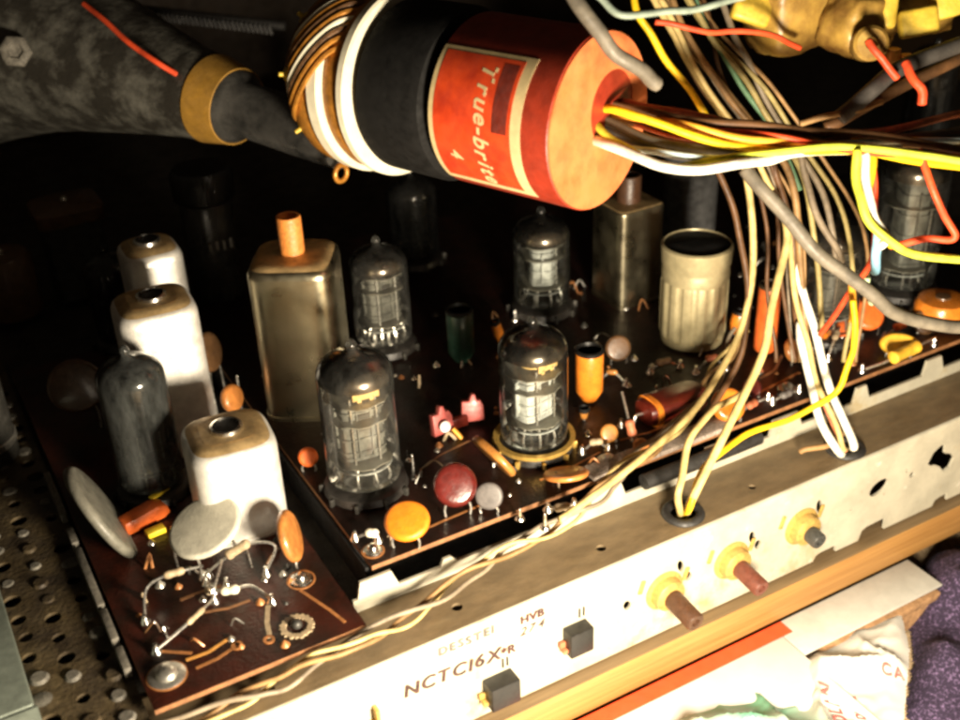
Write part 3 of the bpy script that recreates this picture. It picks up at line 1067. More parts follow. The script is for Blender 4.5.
F = Vector((-.25, -.9, .35))        # faces the front, a little up
disc_cap(205, 527, .75, B1, 1.15, .24, (-.32, -.12, .94), 'white_ceramic', 'big white ceramic disc leaning in front of the front silver can')
disc_cap(101, 512, .55, B1, 1.75, .34, (.91, -.02, .40), 'olive_ceramic', 'largest disc, olive and seen edge-on beside the perforated plate', leads=0)
disc_cap(290, 536, .35, B1, .82, .3, (.85, -.45, .25), 'brown_disc', 'brown orange disc standing at the right edge of the narrow board')
disc_cap(407, 521, .62, 0, .70, .3, (-.2, -.30, .93), 'orange_bright', 'bright orange disc near the front edge below the largest valve')
disc_cap(455, 485, .95, 0, .70, .42, (-.25, -.75, .55), 'maroon_gloss', 'glossy maroon disc with a white glint between the two front valves')
disc_cap(489, 496, .55, 0, .44, .2, (-.5, -.7, .4), 'grey_ceramic', 'small grey disc just right of the glossy maroon disc')
disc_cap(494, 456, .85, 0, 1.0, .26, (.85, .05, .52), 'tan_disc', 'tan disc seen edge-on leaning away from the gold socket ring', leads=1, rs=.8)
disc_cap(566, 474, .3, 0, .75, .2, (.12, .33, .93), 'brown_disc', 'flat brown disc lying in front of the gold socket ring', leads=1)
disc_cap(609, 433, .35, 0, .32, .2, (-.2, -.8, .5), 'tan_disc', 'tiny tan disc between the gold ringed valve and the screw')
disc_cap(209, 352, 1.9, B1, .75, .3, (.7, -.65, .2), 'dark_disc', 'dark brown disc beside the middle silver can')
disc_cap(232, 398, 1.0, B1, .55, .35, (.6, -.7, .3), 'brown_disc', 'little brown disc directly behind the front silver can', rs=.9)
disc_cap(76, 386, 1.2, B1, 1.0, .3, (-.2, -.95, .25), 'dark_disc', 'dim reddish disc behind the smoky grey valve at far left', leads=1)
disc_cap(868, 315, .7, 0, .62, .35, (-.3, -.6, .7), 'orange_red', 'small orange disc below the hanging blue sleeve')
disc_cap(900, 345, .35, 0, .75, .4, (-.6, -.5, .6), 'yellow_cap', 'yellow tan disc on the board edge right of the white wires', rs=.6)
disc_cap(308, 457, .5, 0, .34, .3, (-.4, -.8, .4), 'orange_red', 'little orange red disc left of the largest valve')
disc_cap(728, 405, .55, 0, .62, .45, (-.2, -.7, .6), 'orange_glossy', 'glossy orange disc beside the maroon moulded capacitor', leads=1)


def upright(px, py, zb, r, h, m, label, name='tubular_capacitor', cat='capacitor', capm='black_plastic', base_taper=.7, group=None, lean=(0, 0)):
    P = at(px, py, zb)
    root = thing(name, label, cat, P, group)
    T = axis_frame((0, 0, 0), (lean[0], lean[1], 1))
    mb = MB()
    mb.lathe([(0, .1), (r * base_taper * .8, .1), (r * base_taper, .22), (r, .5), (r, h - .12), (r * .98, h - .1)], 28, T)
    mb.build('body', m, root)
    mb = MB()
    mb.lathe([(r * .96, h - .14), (r * 1.02, h - .1), (r * 1.02, h), (r * .85, h + .03), (r * .8, h - .1), (0, h - .1)], 28, T)
    mb.build('end_cap', capm, root)
    mb = MB()
    mb.tube([(0, 0, -.02), (0, 0, .15)], .05, 6)
    mb.build('lead', 'lead_wire', root)
    return root


disc_cap(618, 348, .6, 0, .5, .25, (-.3, -.8, .4), 'dark_disc', 'dark brown disc right of the bright orange tubular capacitor')
disc_cap(752, 388, .35, 0, .36, .25, (-.3, -.8, .4), 'maroon_gloss', 'small maroon bead between the glossy orange disc and the white wires')
disc_cap(792, 350, .5, 0, .45, .3, (.4, -.8, .4), 'brown_disc', 'brown disc behind the hanging white wires')
disc_cap(846, 332, .45, 0, .5, .35, (-.4, -.6, .6), 'orange_red', 'red orange disc tucked against the curved yellow wire')
disc_cap(641, 446, .25, 0, .28, .2, (-.2, -.6, .7), 'brown_disc', 'smallest brown bead beside the felt strip')
disc_cap(925, 322, .4, 0, .5, .3, (-.4, -.7, .5), 'dark_disc', 'dark disc between the fat yellow resistor and the orange drum')
UG = 'upright tubular parts on the wide board'
upright(589, 401, 0, .50, 2.15, 'orange_glossy', 'bright orange tubular capacitor with a black top right of the gold ringed valve', group=UG)
upright(462, 362, 0, .52, 2.3, 'green_sleeve', 'dark green tubular capacitor in the shadow between valves', group=UG)
upright(764, 352, 0, .42, 2.9, 'orange_red', 'tall orange tubular capacitor behind the hanging wires', group=UG, capm='rust_plate', base_taper=1)
upright(734, 335, 0, .3, 1.0, 'orange_glossy', 'short orange stub beside the ivory fluted can', group=UG, lean=(.25, 0))
upright(503, 345, 0, .2, 1.2, 'orange_glossy', 'thin orange stub left of the gold ringed valve', group=UG, lean=(-.3, 0))
upright(584, 420, 0, .2, .5, 'tan_disc', 'very short tan stub at the foot of the bright orange capacitor', group=UG)

# ridge-backed pink trimmer
P = at(458, 430, 0)
pk = thing('trimmer_capacitor', 'pink two-lobed ceramic trimmer in front of the green capacitor', 'capacitor', P)
for sx, nm in ((-.62, 'lobe'), (.62, 'lobe')):
    mb = MB()
    mb.prism([(-.42, 0), (.4, 0), (.42, .55), (.30, .78), (.2, .72), (.15, .98), (.02, 1.0), (-.08, .74), (-.34, .78)], -.16, .16,
             Matrix.Translation((sx, .1 * sx, .15)) @ Matrix.Rotation(-.35 * sx - .1, 4, 'Z') @ Matrix.Rotation(pi / 2 - .25, 4, 'X'))
    mb.build(nm, 'pink_ceramic', pk, bevel=.05)
mb = MB()
mb.box((0, .05, .3), (.8, .25, .4))
mb.build('bridge', 'maroon_dip', pk, bevel=.05)
mb = MB()
mb.lathe([(0, 0), (.2, 0), (.2, .08), (.1, .16), (0, .17)], 18, Matrix.Translation((-.66, -.3, .55)) @ Matrix.Rotation(pi / 2 - .3, 4, 'X'))
mb.build('adjuster', 'paper', pk)
mb = MB()
mb.tube([(-.35, -.3, .35), (-.2, -.45, .1), (-.15, -.5, -.02)], .08, 6)
mb.build('lead', 'wire_orange', pk)

# maroon dipped mylar capacitor
P = at(672, 424, 0)
md = thing('moulded_capacitor', 'maroon moulded capacitor lying behind the twisted wires', 'capacitor', P)
mb = MB()
mb.lathe([(.2, -1.25), (.8, -1.2), (1.0, -.9), (1.02, 0), (1.0, .9), (.8, 1.2), (.2, 1.25)], 36, Matrix.Translation((.35, .5, .48)) @ Matrix.Rotation(pi / 2, 4, 'Y'), rsq(.48, .62, 3))
mb.build('body', 'maroon_dip', md)
mb = MB()
mb.lathe([(.9, -.12), (1.03, -.1), (1.03, .1), (.9, .12)], 36, Matrix.Translation((-.55, .5, .48)) @ Matrix.Rotation(pi / 2, 4, 'Y'), rsq(.48, .62, 3))
mb.build('highlight_band', 'orange_glossy', md)  # orange highlight on the maroon body, painted as a ring
mb = MB()
mb.tube([(-.9, .5, .48), (-1.25, .45, .5), (-1.35, .4, .0)], .05, 6)
mb.build('lead', 'lead_wire', md)

# orange moulded piece with yellow bands
P = at(146, 523, B1)
om = thing('banded_capacitor', 'orange block with yellow bands at the foot of the smoky valve', 'capacitor', P)
mb = MB()
mb.prism([(-.8, 0), (.55, .0), (.8, .12), (.72, .42), (.35, .55), (-.35, .5), (-.8, .48)], -.3, .3, Matrix.Translation((0, 0, .05)) @ Matrix.Rotation(.25, 4, 'Z') @ Matrix.Rotation(pi / 2, 4, 'X'))
mb.build('body', 'orange_red', om, bevel=.08)
mb = MB()
mb.box((.95, .25, .5), (.75, .22, .1), Matrix.Rotation(.5, 4, 'Z'))
mb.build('upper_band', 'yellow_paint', om, bevel=.02)
mb = MB()
mb.box((.05, -.75, .12), (.6, .35, .2), Matrix.Rotation(.1, 4, 'Z'))
mb.build('lower_band', 'yellow_paint', om, bevel=.03)


def axial(pix, zs, zb, m, label, r=.15, L=.7, lr=.045, name='resistor', at_frac=.5, group='axial resistors'):
    """wire-ended resistor: lead path through pixels pix at heights zs, body in the middle of the path"""
    pts = [at(x, y, z) for (x, y), z in zip(pix, zs)]
    o = Vector((pts[0].x, pts[0].y, zb))
    root = thing(name, label, 'resistor', o, group)
    P = spl([p - o for p in pts], 8)
    i = max(1, min(len(P) - 2, int(at_frac * (len(P) - 1))))
    c = P[i]
    d = (P[i + 1] - P[i - 1]).normalized()
    mb = MB()
    mb.lathe([(0, -L / 2), (r * .55, -L / 2), (r * .98, -L / 2 + .06), (r * 1.05, -L / 2 + .16), (r * .92, -L / 2 + .24), (r * .92, L / 2 - .24), (r * 1.05, L / 2 - .16), (r * .98, L / 2 - .06), (r * .55, L / 2), (0, L / 2)], 16, axis_frame(c, d))
    mb.build('body', m, root)
    mb = MB()
    mb.tube([p - o for p in pts], lr, 7, 8)
    mb.build('lead', 'lead_wire', root)
    for p in (pts[0], pts[-1]):
        mb = MB()
        mb.lathe([(.17, 0), (.16, .05), (.1, .13), (.06, .3), (0, .32)], 12, Matrix.Translation(p - o + Vector((0, 0, zb - p.z))))
        mb.build('solder_joint', 'solder', root)
    return root


axial([(203, 576), (232, 553), (252, 543), (275, 546), (266, 572)], [B1 + .1, .35, .55, .45, B1 + .1], B1, 'resistor_tan', 'tan resistor whose long bare lead arches right under the white disc', L=.8, at_frac=.32)
axial([(145, 620), (146, 590), (165, 576), (203, 566)], [B1 + .1, -.1, .1, .1], B1, 'resistor_tan', 'resistor bridging the left edge on a square-bent bare lead', r=.12, L=.6, at_frac=.78)
axial([(213, 590), (230, 590), (252, 586), (272, 600)], [B1 + .1, B1 + .3, B1 + .3, B1 + .1], B1, 'cream_plastic', 'short pale resistor lying flat in the middle of the narrow board', r=.14, L=.55, at_frac=.35)
axial([(156, 650), (180, 630), (200, 612), (214, 598)], [B1 + .1, B1 + .3, B1 + .35, B1 + .15], B1, 'resistor_tan', 'slim resistor running diagonally to the near left solder joint', r=.09, L=.7, at_frac=.6)
axial([(208, 575), (206, 585), (212, 592), (222, 560)], [B1 + .1, B1 + .2, .1, .4], B1, 'resistor_tan', 'small upright resistor in the tangle below the white disc', r=.1, L=.4)
axial([(622, 392), (630, 425), (634, 440)], [1.4, .7, .0], 0, 'wire_rust', 'rust resistor on V shaped leads left of the maroon capacitor', r=.16, L=.6, at_frac=.6)
axial([(548, 508), (562, 507), (574, 504)], [.1, .25, .1], 0, 'resistor_tan', 'pale resistor at the front edge below the flat brown disc', r=.13, L=.5)
axial([(862, 370), (885, 362), (905, 352), (935, 338)], [.05, .3, .5, .3], 0, 'yellow_cap', 'fat yellow resistor with a hooked lead on the right board edge', r=.24, L=1.5, at_frac=.68)
axial([(828, 360), (836, 335), (846, 318)], [.0, .7, .5], 0, 'resistor_tan', 'grey resistor half hidden behind the white wire pair', r=.12, L=.5)
axial([(355, 538), (372, 533), (378, 540)], [.05, .3, .05], 0, 'cream_plastic', 'stubby pale resistor beside the corner screw of the wide board', r=.14, L=.4)

axial([(598, 382), (612, 372), (626, 384)], [.05, .4, .05], 0, 'tan_disc', 'curled olive lead with a tan body right of the bright orange capacitor', r=.1, L=.4)
axial([(696, 372), (712, 358), (726, 368)], [.05, .5, .05], 0, 'wire_rust', 'rust resistor standing in front of the ivory can', r=.13, L=.5)
axial([(737, 416), (752, 404), (768, 398)], [.05, .3, .05], 0, 'wire_rust', 'rust resistor between the glossy orange disc and the small maroon bead', r=.14, L=.5)
axial([(772, 402), (786, 394), (799, 390)], [.05, .25, .05], 0, 'grey_ceramic', 'grey resistor close to the right board screw', r=.14, L=.5)
axial([(812, 352), (826, 334), (840, 328)], [.05, .6, .1], 0, 'orange_glossy', 'orange resistor behind the white wire pair', r=.14, L=.55)
axial([(884, 338), (900, 326), (918, 322)], [.05, .4, .05], 0, 'orange_red', 'orange red resistor behind the yellow tan disc', r=.16, L=.6)
axial([(582, 452), (596, 442), (608, 449)], [.05, .3, .05], 0, 'resistor_tan', 'tan resistor right of the gold socket ring', r=.12, L=.45)
axial([(650, 372), (664, 362), (680, 366)], [.05, .4, .05], 0, 'dark_disc', 'dark brown resistor behind the maroon moulded capacitor', r=.15, L=.6)

# orange drum capacitor at the right edge
P = at(945, 330, 0)
od = thing('drum_capacitor', 'round glossy orange capacitor at the right edge on the grey cable', 'capacitor', P)
mb = MB()
mb.lathe([(.0, .0), (.85, .02), (1.0, .15), (1.02, .8), (.9, 1.0), (.4, 1.06), (0, 1.06)], 36, Matrix.Translation((.2, .5, .1)))
mb.build('body', 'orange_glossy', od)
mb = MB()
mb.lathe([(0, 1.06), (.3, 1.06), (.28, 1.12), (0, 1.14)], 20, Matrix.Translation((.2, .5, .1)))
mb.build('end_seal', 'dark_disc', od)

# grey felt strip and rubber strip along the board edge
a, b = at(602, 487, .1), at(748, 437, .1)
o = (a + b) / 2
mb = MB()
mb.box(((a.x + b.x) / 2, 25.0, .11), (b.x - a.x, .75, .2))
single(mb, 'felt_strip', 'felt_grey', 'grey felt strip along the front edge of the wide board', 'strip', Vector((o.x, 25.0, .01)), bevel=.05)
a, b = at(640, 478, -.4), at(755, 433, -.4)
mb = MB()
mb.tube([(a.x, 24.3, -.45), ((a.x + b.x) / 2, 24.28, -.45), (b.x, 24.3, -.45)], .27, 12, 4)
single(mb, 'rubber_strip', 'rubber_black', 'black rounded rubber strip just below the grey felt strip', 'strip', Vector(((a.x + b.x) / 2, 24.3, -.75)))

# pins standing on the board
for i, (px, py, h, lb) in enumerate(((520, 519, .35, 'bare terminal pin at the front edge below the tan edge-on disc'), (515, 320, .4, 'bare terminal pin behind the gold ringed valve'),
                                     (414, 478, .9, 'bare terminal pin between the largest valve and the maroon disc'), (656, 396, .4, 'bare terminal pin at the left end of the maroon moulded capacitor'),
                                     (740, 352, .5, 'bare terminal pin in front of the ivory fluted can'), (240, 395, .8, 'bare terminal pin behind the front silver can'),
                                     (545, 528, .5, 'bent terminal tag hanging over the front edge of the wide board'))):
    p = at(px, py, 0)
    mb = MB()
    mb.lathe([(.16, 0), (.15, .05), (.07, .12), (.05, h), (.03, h + .05), (0, h + .06)], 12, Matrix.Translation(p))
    single(mb, 'terminal_pin', 'solder', lb, 'pin', p, 'bare pins on the boards')

# ------------------------------------------------------------------ controls on the front panel
def switch(px, py, w, h, d, label, prong, pm):
    p = aty(px, py, PF)
    p.y = PF
    root = thing('slide_switch', label, 'switch', p, 'black switches on the stamped panel')
    mb = MB()
    mb.box((0, -d / 2, 0), (w, d, h))
    mb.prism([(-w / 2, 0), (w / 2, 0), (w / 2 - .08, .3), (-w / 2 + .1, .2)], -.02, -d * .7, Matrix.Translation((0, 0, h / 2)) @ Matrix.Rotation(pi / 2, 4, 'X'))
    mb.build('body', 'black_plastic', root, bevel=.05)
    mb = MB()
    mb.box((-w / 2 - .05, -d * .45, -h * .28), (.22, .2, .12))
    mb.box((-w / 2 - .05, -.12, -h * .1), (.3, .1, .22))
    mb.build('contact', pm, root, bevel=.02)
    for s_ in (0, 1):
        mb = MB()
        mb.box((w * .22 + .16 * s_, -.02, h / 2 + .32), (.05, .05, .34))
        mb.build('slot', 'black_void', root)
    return root


switch(574, 634, .85, .95, .5, 'upper black switch block near the stamped figures 274', None, 'wire_rust')
switch(497, 684, 1.0, .9, .6, 'lower black switch block under the stamped lettering, casting a shadow', None, 'brass')
p = aty(375, 716, PF)
bk = thing('brass_tab', 'small brass tab at the bottom left of the stamped panel', 'tab', (p.x, PF, p.z))
mb = MB()
mb.box((0, -.15, 0), (.12, .3, .9))
mb.build('upright', 'brass', bk, bevel=.02)
mb = MB()
mb.box((-.22, -.1, -.15), (.4, .2, .2))
mb.build('foot', 'brass', bk, bevel=.03)


def pot(px, py, label, shaft_m, L, r, bush=.58, drop=.12):
    p = aty(px, py, PF)
    root = thing('control_shaft', label, 'control', (p.x, PF, p.z), 'control shafts on the stamped panel')
    Fm = axis_frame((0, 0, 0), (0, -1, 0), (1, 0, 0))
    mb = MB()
    mb.lathe([(0, 0), (bush * 1.25, 0), (bush * 1.25, .05), (bush, .09), (bush * .95, .38), (bush * .8, .44), (0, .44)], 28, Fm)
    mb.build('bushing', 'brass', root)
    mb = MB()
    a = Vector((.02, -.4, -.05))
    d = Vector((.02, -1, -drop)).normalized()
    T = axis_frame(a, d)
    mb.lathe([(0, 0), (r, 0), (r, L - .06), (r * .9, L), (r * .45, L), (r * .4, L - .12), (0, L - .12)], 22, T)
    mb.build('shaft', shaft_m, root)
    for sx, sz in ((-1.05, .25), (.72, .55)):
        mb = MB()
        mb.box((sx, -.03, sz), (.16, .06, .5), Matrix.Rotation(.3, 4, 'Y'))
        mb.build('lug', 'brass', root, bevel=.02)
    return root


pot(664, 590, 'control with the long brown shaft, nearest the stamped lettering', 'brown_plastic', 1.2, .33)
pot(731, 560, 'control with a reddish brown shaft, middle of the three', 'red_brown_plastic', 1.1, .31)
pot(801, 526, 'control with a stubby grey shaft', 'grey_shaft', .5, .3)

# ------------------------------------------------------------------ picture tube, yoke and booster drum
AX = Vector((-math.sin(math.radians(22)) * math.cos(math.radians(0)), math.cos(math.radians(22)) * math.cos(math.radians(0)), math.sin(math.radians(0))))
E0 = atd(600, 122, 33)
HL = Vector((-math.cos(math.radians(22)), -math.sin(math.radians(22)), 0))      # sideways, towards the near board
UPV = HL.cross(AX)
if UPV.z < 0:
    UPV = -UPV


def fr(t, c=(0, 0)):
    """frame at distance t along the drum axis: x sideways, y up, z along the axis"""
    o = E0 + AX * t + HL * c[0] + UPV * c[1]
    x, y, z = HL, AX.cross(HL), AX
    return Matrix(((x.x, y.x, z.x, o.x), (x.y, y.y, z.y, o.y), (x.z, y.z, z.z, o.z), (0, 0, 0, 1)))


UPS = 1 if AX.cross(HL).z > 0 else -1
do = E0 + AX * 2.5 + Vector((0, 0, -2.5))
dr = thing('booster_drum', 'red drum with a paper label and orange fibre end, coloured wires leaving it', 'tube booster', do)
RD = 2.6
LD = 4.4
mb = MB()
mb.lathe([(RD * .97, 0), (RD, .06), (RD, LD - .1), (RD * .95, LD), (0, LD)], 72, fr(0))
mb.build('barrel', 'red_plastic', dr, off=do)
mb = MB()
ho = [(-.72, .22 * UPS)]
hole = circ(-.62, .25 * UPS, 1.12, 32)
plate(mb, circ(0, 0, RD * .985, 64), [hole], .14, fr(-.02) @ Matrix.Rotation(pi, 4, 'X') @ Matrix.Diagonal((1, -1, 1, 1)))
mb.build('end_ring', 'fibre_orange', dr, off=do, bevel=0)
mb = MB()
mb.lathe([(0, .5), (RD * .9, .5)], 40, fr(0))
mb.build('recess', 'dark_red_cover', dr, off=do)
# dark upper cover band over the barrel
def patch(r, t0, t1, a0, a1, nseg=40, th=.02, rag=0.0):
    m_ = MB()
    vs, fs = [], []
    for i in range(nseg + 1):
        a = a0 + (a1 - a0) * i / nseg
        for (rr, t) in ((r, t0 + rag * math.sin(i * 1.7)), (r, t1), (r + th, t1), (r + th, t0 + rag * math.sin(i * 1.7))):
            vs.append(fr(t) @ Vector((rr * math.cos(a), UPS * rr * math.sin(a), 0)))
    for i in range(nseg):
        for k in range(4):
            l = (k + 1) % 4
            fs.append((4 * i + k, 4 * i + l, 4 * i + 4 + l, 4 * i + 4 + k))
    fs += [(3, 2, 1, 0), tuple(4 * nseg + k for k in range(4))]
    m_.add(vs, fs)
    return m_


A0, A1 = math.radians(-48), math.radians(52)
lab = patch(RD + .004, .95, 4.3, A0, A1, th=.012).build('label', 'label_cream', dr, off=do)
patch(RD + .018, 1.3, 4.12, A0 + .1, A1 - .06, th=.006).build('red_field', 'label_red', lab, off=do)
patch(RD + .026, 1.42, 1.95, math.radians(2), A1 - .12, th=.004, rag=.0).build('dark_smudge', 'label_ink', lab, off=do)


def lab_warp(t_line, a_start, rr):
    def w(v):
        a = a_start - v.x / rr
        return fr(t_line - v.y) @ Vector(((rr + v.z) * math.cos(a), UPS * (rr + v.z) * math.sin(a), 0))
    return w


text_mesh('True-brite', .75, None, 'lettering', 'label_cream', lab, do, .03, .25, .58, lab_warp(2.6, A1 - .18, RD + .028), .012)
text_mesh('4', .6, None, 'numeral', 'label_cream', lab, do, 0, .2, 1, lab_warp(3.6, math.radians(-16), RD + .028), .01)

# yoke with its black rear sleeve
yo = E0 + AX * 8 + Vector((0, 0, -3))
yk = thing('deflection_yoke', 'deflection yoke with golden windings, cream flange and black sleeve', 'yoke', yo)
mb = MB()
mb.lathe([(0, 4.55), (2.2, 4.55), (2.62, 4.75), (2.72, 5.05), (2.72, 7.15), (2.4, 7.35), (0, 7.35)], 64, fr(0))
mb.build('sleeve', 'matt_black', yk, off=yo)
mb = MB()
mb.lathe([(2.3, 7.40), (2.95, 7.40), (3.02, 7.47), (3.02, 7.70), (2.9, 7.77), (2.3, 7.77)], 72, fr(0), close=True)
mb.build('flange', 'cream_plastic', yk, off=yo)
mb = MB()
mb.lathe([(2.2, 7.78), (2.82, 7.78), (2.9, 7.95), (2.92, 8.30), (2.84, 8.45), (2.2, 8.45)], 72, fr(0), close=True)
mb.build('inner_winding', 'copper_winding', yk, off=yo)
mb = MB()
mb.lathe([(2.2, 8.45), (2.98, 8.45), (3.08, 8.55), (3.08, 8.95), (2.98, 9.05), (2.2, 9.05)], 72, fr(0), close=True)
mb.build('middle_flange', 'cream_plastic', yk, off=yo)
mb = MB()
mb.lathe([(2.0, 9.05), (2.9, 9.05), (3.0, 9.25), (2.96, 9.75), (2.75, 10.15), (2.4, 10.35), (2.0, 10.35)], 72, fr(0), close=True)
mb.build('outer_winding', 'copper_winding', yk, off=yo)
mb = MB()
mb.lathe([(1.2, 10.35), (2.45, 10.35), (2.3, 10.75), (1.9, 11.05), (1.2, 11.15)], 48, fr(0), close=True)
mb.build('core', 'dark_winding', yk, off=yo)
# winding strands running over the yoke
for i in range(9):
    a0 = math.radians(95 - i * 7)
    a1 = a0 - math.radians(60)
    pts = []
    for k in range(7):
        u = k / 6
        a = a0 + (a1 - a0) * u
        pts.append(fr(7.9 + 2.2 * u) @ Vector(((2.72 + .42 * max(0.0, math.sin(pi * u)) ** .5) * math.cos(a), UPS * (2.72 + .42 * max(0.0, math.sin(pi * u)) ** .5) * math.sin(a), 0)))
    mb = MB()
    mb.tube(pts, .085, 7, 5)
    mb.build('winding_strand', 'cream_plastic' if i % 4 == 1 else ('copper_winding' if i % 3 else 'dark_winding'), yk, off=yo)
# lugs and loop at the bottom of the yoke
mb = MB()
mb.lathe([(.28 + .09 * math.cos(a), .09 * math.sin(a)) for a in [2 * pi * i / 10 for i in range(10)]], 22, fr(9.3) @ Matrix.Translation((1.6, -2.95 * UPS, 0)), close=True)
mb.build('loop', 'copper_winding', yk, off=yo)
for ang, tt in ((12, 10.0), (50, 9.9), (-25, 9.8)):
    a = math.radians(ang)
    c = fr(tt) @ Vector((2.62 * math.cos(a), UPS * 2.62 * math.sin(a), 0))
    n = (fr(tt).to_3x3() @ Vector((math.cos(a), UPS * math.sin(a), .4))).normalized()
    mb = MB()
    mb.lathe([(.3, -.1), (.3, .15), (.2, .28), (.08, .3), (.07, .5), (0, .52)], 14, axis_frame(c, n))
    mb.build('lug', 'coil_yellow', yk, off=yo)

# picture tube: neck, taped collar, flare
n0 = atd(300, 128, 40.5)
n1 = atd(226, 103, 42.2)
NX = (n1 - n0).normalized()
po = n0 + NX * 6 + Vector((0, 0, -3))
pt = thing('picture_tube', 'grey mottled picture tube flare with yellow tape round its neck', 'picture tube', po)
TN = axis_frame(n0, NX, (0, 0, 1))
ln = (n1 - n0).length
mb = MB()
mb.lathe([(0, -2.2), (.95, -2.0), (1.0, 0), (1.0, ln - 1.1), (1.2, ln - .85), (1.38, ln - .6), (1.4, ln - .3)], 48, TN)
mb.build('neck', 'neck_glass', pt, off=po)
mb = MB()
mb.lathe([(1.32, ln - .62), (1.42, ln - .6), (1.66, ln + .6), (1.6, ln + .62)], 48, TN, close=True)
mb.build('tape_band', 'tape_yellow', pt, off=po)
mb = MB()
mb.lathe([(1.1, ln - .6), (1.3, ln - .3), (1.62, ln + .7), (1.7, ln + 1.4), (1.85, ln + 2.3), (2.1, ln + 3.6), (2.45, ln + 5.2), (2.9, ln + 7.2), (3.5, ln + 9.5), (4.6, ln + 12.5), (6.5, ln + 17)], 96, TN)
fl_ = mb.build('flare', 'aquadag', pt, off=po)
hv = atd(16, 52, 43.0)
mb = MB()
mb.lathe([(0, 0), (.62, 0), (.62, .25), (.5, .32), (.3, .32), (.28, .2), (0, .2)], 6, axis_frame(hv, (-.2, -.85, .35)))
mb.build('anode_nut', 'stud_grey', pt, off=po, bevel=.03)
mb = MB()
mb.tube([atd(84, 4, 42.0), atd(104, 20, 41.45), atd(128, 42, 41.05), atd(158, 63, 40.7), atd(176, 74, 41.2)], .10, 8)
mb.build('red_stripe', 'wire_red', pt, off=po)

# serrated dark tape edge behind the tube
o = atd(150, 20, 52)
cb = MB()
for i in range(34):
    p = atd(118 + i * 4.6, 12 + i * .55, 52)
    cb.box((0, 0, 0), (.12, .12, .42), Matrix.Translation(p) @ Matrix.Rotation(-.3, 4, 'Y'))
pa, pb_ = atd(110, 6, 52.2), atd(285, 26, 52.2)
cb.cyl(pa, pb_, .22, 10)
single(cb, 'comb_strip', 'rubber_black', 'black toothed strip in the dark above the picture tube', 'strip', o)

# ------------------------------------------------------------------ brown coil assembly at the top right
cc = atd(850, 0, 38)
co = cc + Vector((0, 0, -1.5))
ca = thing('coil_assembly', 'varnished brown coil assembly with yellow blocks at the top right', 'coil assembly', co)


def blob(px, py, d, rx, ry, rz, seed, amp=.18, rot=0.0, n=4):
    """lumpy wrapped shape"""
    m_ = MB()
    bm = bmesh.new()
    bmesh.ops.create_icosphere(bm, subdivisions=4, radius=1)
    c = atd(px, py, d)
    R_ = Matrix.Rotation(rot, 3, 'Y')
    for v in bm.verts:
        p = v.co.copy()
        m = max(abs(p.x), abs(p.y), abs(p.z))
        p = p.lerp(p / m, .45)
        k = 1 + amp * noise.noise(p * 1.3 + Vector((seed, 0, 0))) + amp * .5 * noise.noise(p * 3 + Vector((0, seed, 0)))
        k += amp * .35 * abs(noise.noise(Vector((p.x * 3.5, seed, p.z * .6))))
        v.co = c + R_ @ Vector((p.x * rx * k, p.y * ry * k, p.z * rz * k))
    bm.verts.ensure_lookup_table()
    m_.add([v.co for v in bm.verts], [tuple(v.index for v in f.verts) for f in bm.faces])
    bm.free()
    return m_


blob(800, 5, 38, 2.1, 1.2, 1.35, 3, .10, -.15).build('wrapped_body', 'varnish_brown', ca, off=co, angle=180)
blob(858, 24, 37.2, 1.2, .9, 1.0, 8, .14, .25).build('wrapped_fold', 'varnish_brown', ca, off=co, angle=180)
blob(912, 2, 38.5, 1.5, 1.1, 1.0, 11, .12, .1).build('wrapped_end', 'varnish_brown', ca, off=co, angle=180)
for (px, py, d, s_, rt) in ((752, 8, 36.8, (1.3, .5, 1.0), .35), (888, 8, 36.6, (.55, .5, 1.3), .1), (918, 22, 36.6, (1.25, .5, .9), -.15), (948, 2, 36.8, (1.2, .5, 1.0), -.3)):
    mb = MB()
    mb.box((0, 0, 0), s_, Matrix.Translation(atd(px, py, d)) @ Matrix.Rotation(-YAW, 4, 'Z') @ Matrix.Rotation(rt, 4, 'Y') @ Matrix.Rotation(-.3, 4, 'X'))
    mb.build('coil_block', 'coil_yellow', ca, off=co, bevel=.16, seg=3)
mb = MB()
mb.lathe([(.2, -.4), (.5, -.4), (.55, -.3), (.55, .4), (.45, .5), (.2, .5)], 20, axis_frame(atd(868, 44, 36.2), ray(868, 44) * -1 + Vector((.3, 0, 0))), close=True)
mb.build('sleeve_end', 'varnish_brown', ca, off=co)
for (px, py) in ((893, 58), (905, 64)):
    mb = MB()
    mb.lathe([(0, -.3), (.2, -.28), (.25, 0), (.2, .3), (0, .32)], 14, Matrix.Translation(atd(px, py, 36.4)))
    mb.build('solder_tag', 'trace_bright', ca, off=co)


# ------------------------------------------------------------------ wires
def wire(pts, r, m, label, group=None, name='wire', base=None, sub=9):
    """pts: (px, py, depth) along the wire, or a Vector"""
    P = [p if isinstance(p, Vector) else atd(*p) for p in pts]
    o = min(P, key=lambda v: v.z)
    Q = spl(P, sub)
    sd = rnd.uniform(0, 50)
    n = len(Q)
    for i in range(1, n - 1):                           # slight kinks: no wire hangs in a perfect curve
        e = min(1, i / 4, (n - 1 - i) / 4)
        u = Vector((i * .10 + sd, 0, 0))
        Q[i] = Q[i] + Vector((noise.noise(u), noise.noise(u + Vector((0, 9, 0))), noise.noise(u + Vector((0, 0, 9))))) * .15 * e
    mb = MB()
    mb.tube(Q, r, 9, sub, spline=False)
    return single(mb, name, m, label, 'wire', o, group, angle=180)


def Z(px, py, z):
    return at(px, py, z)


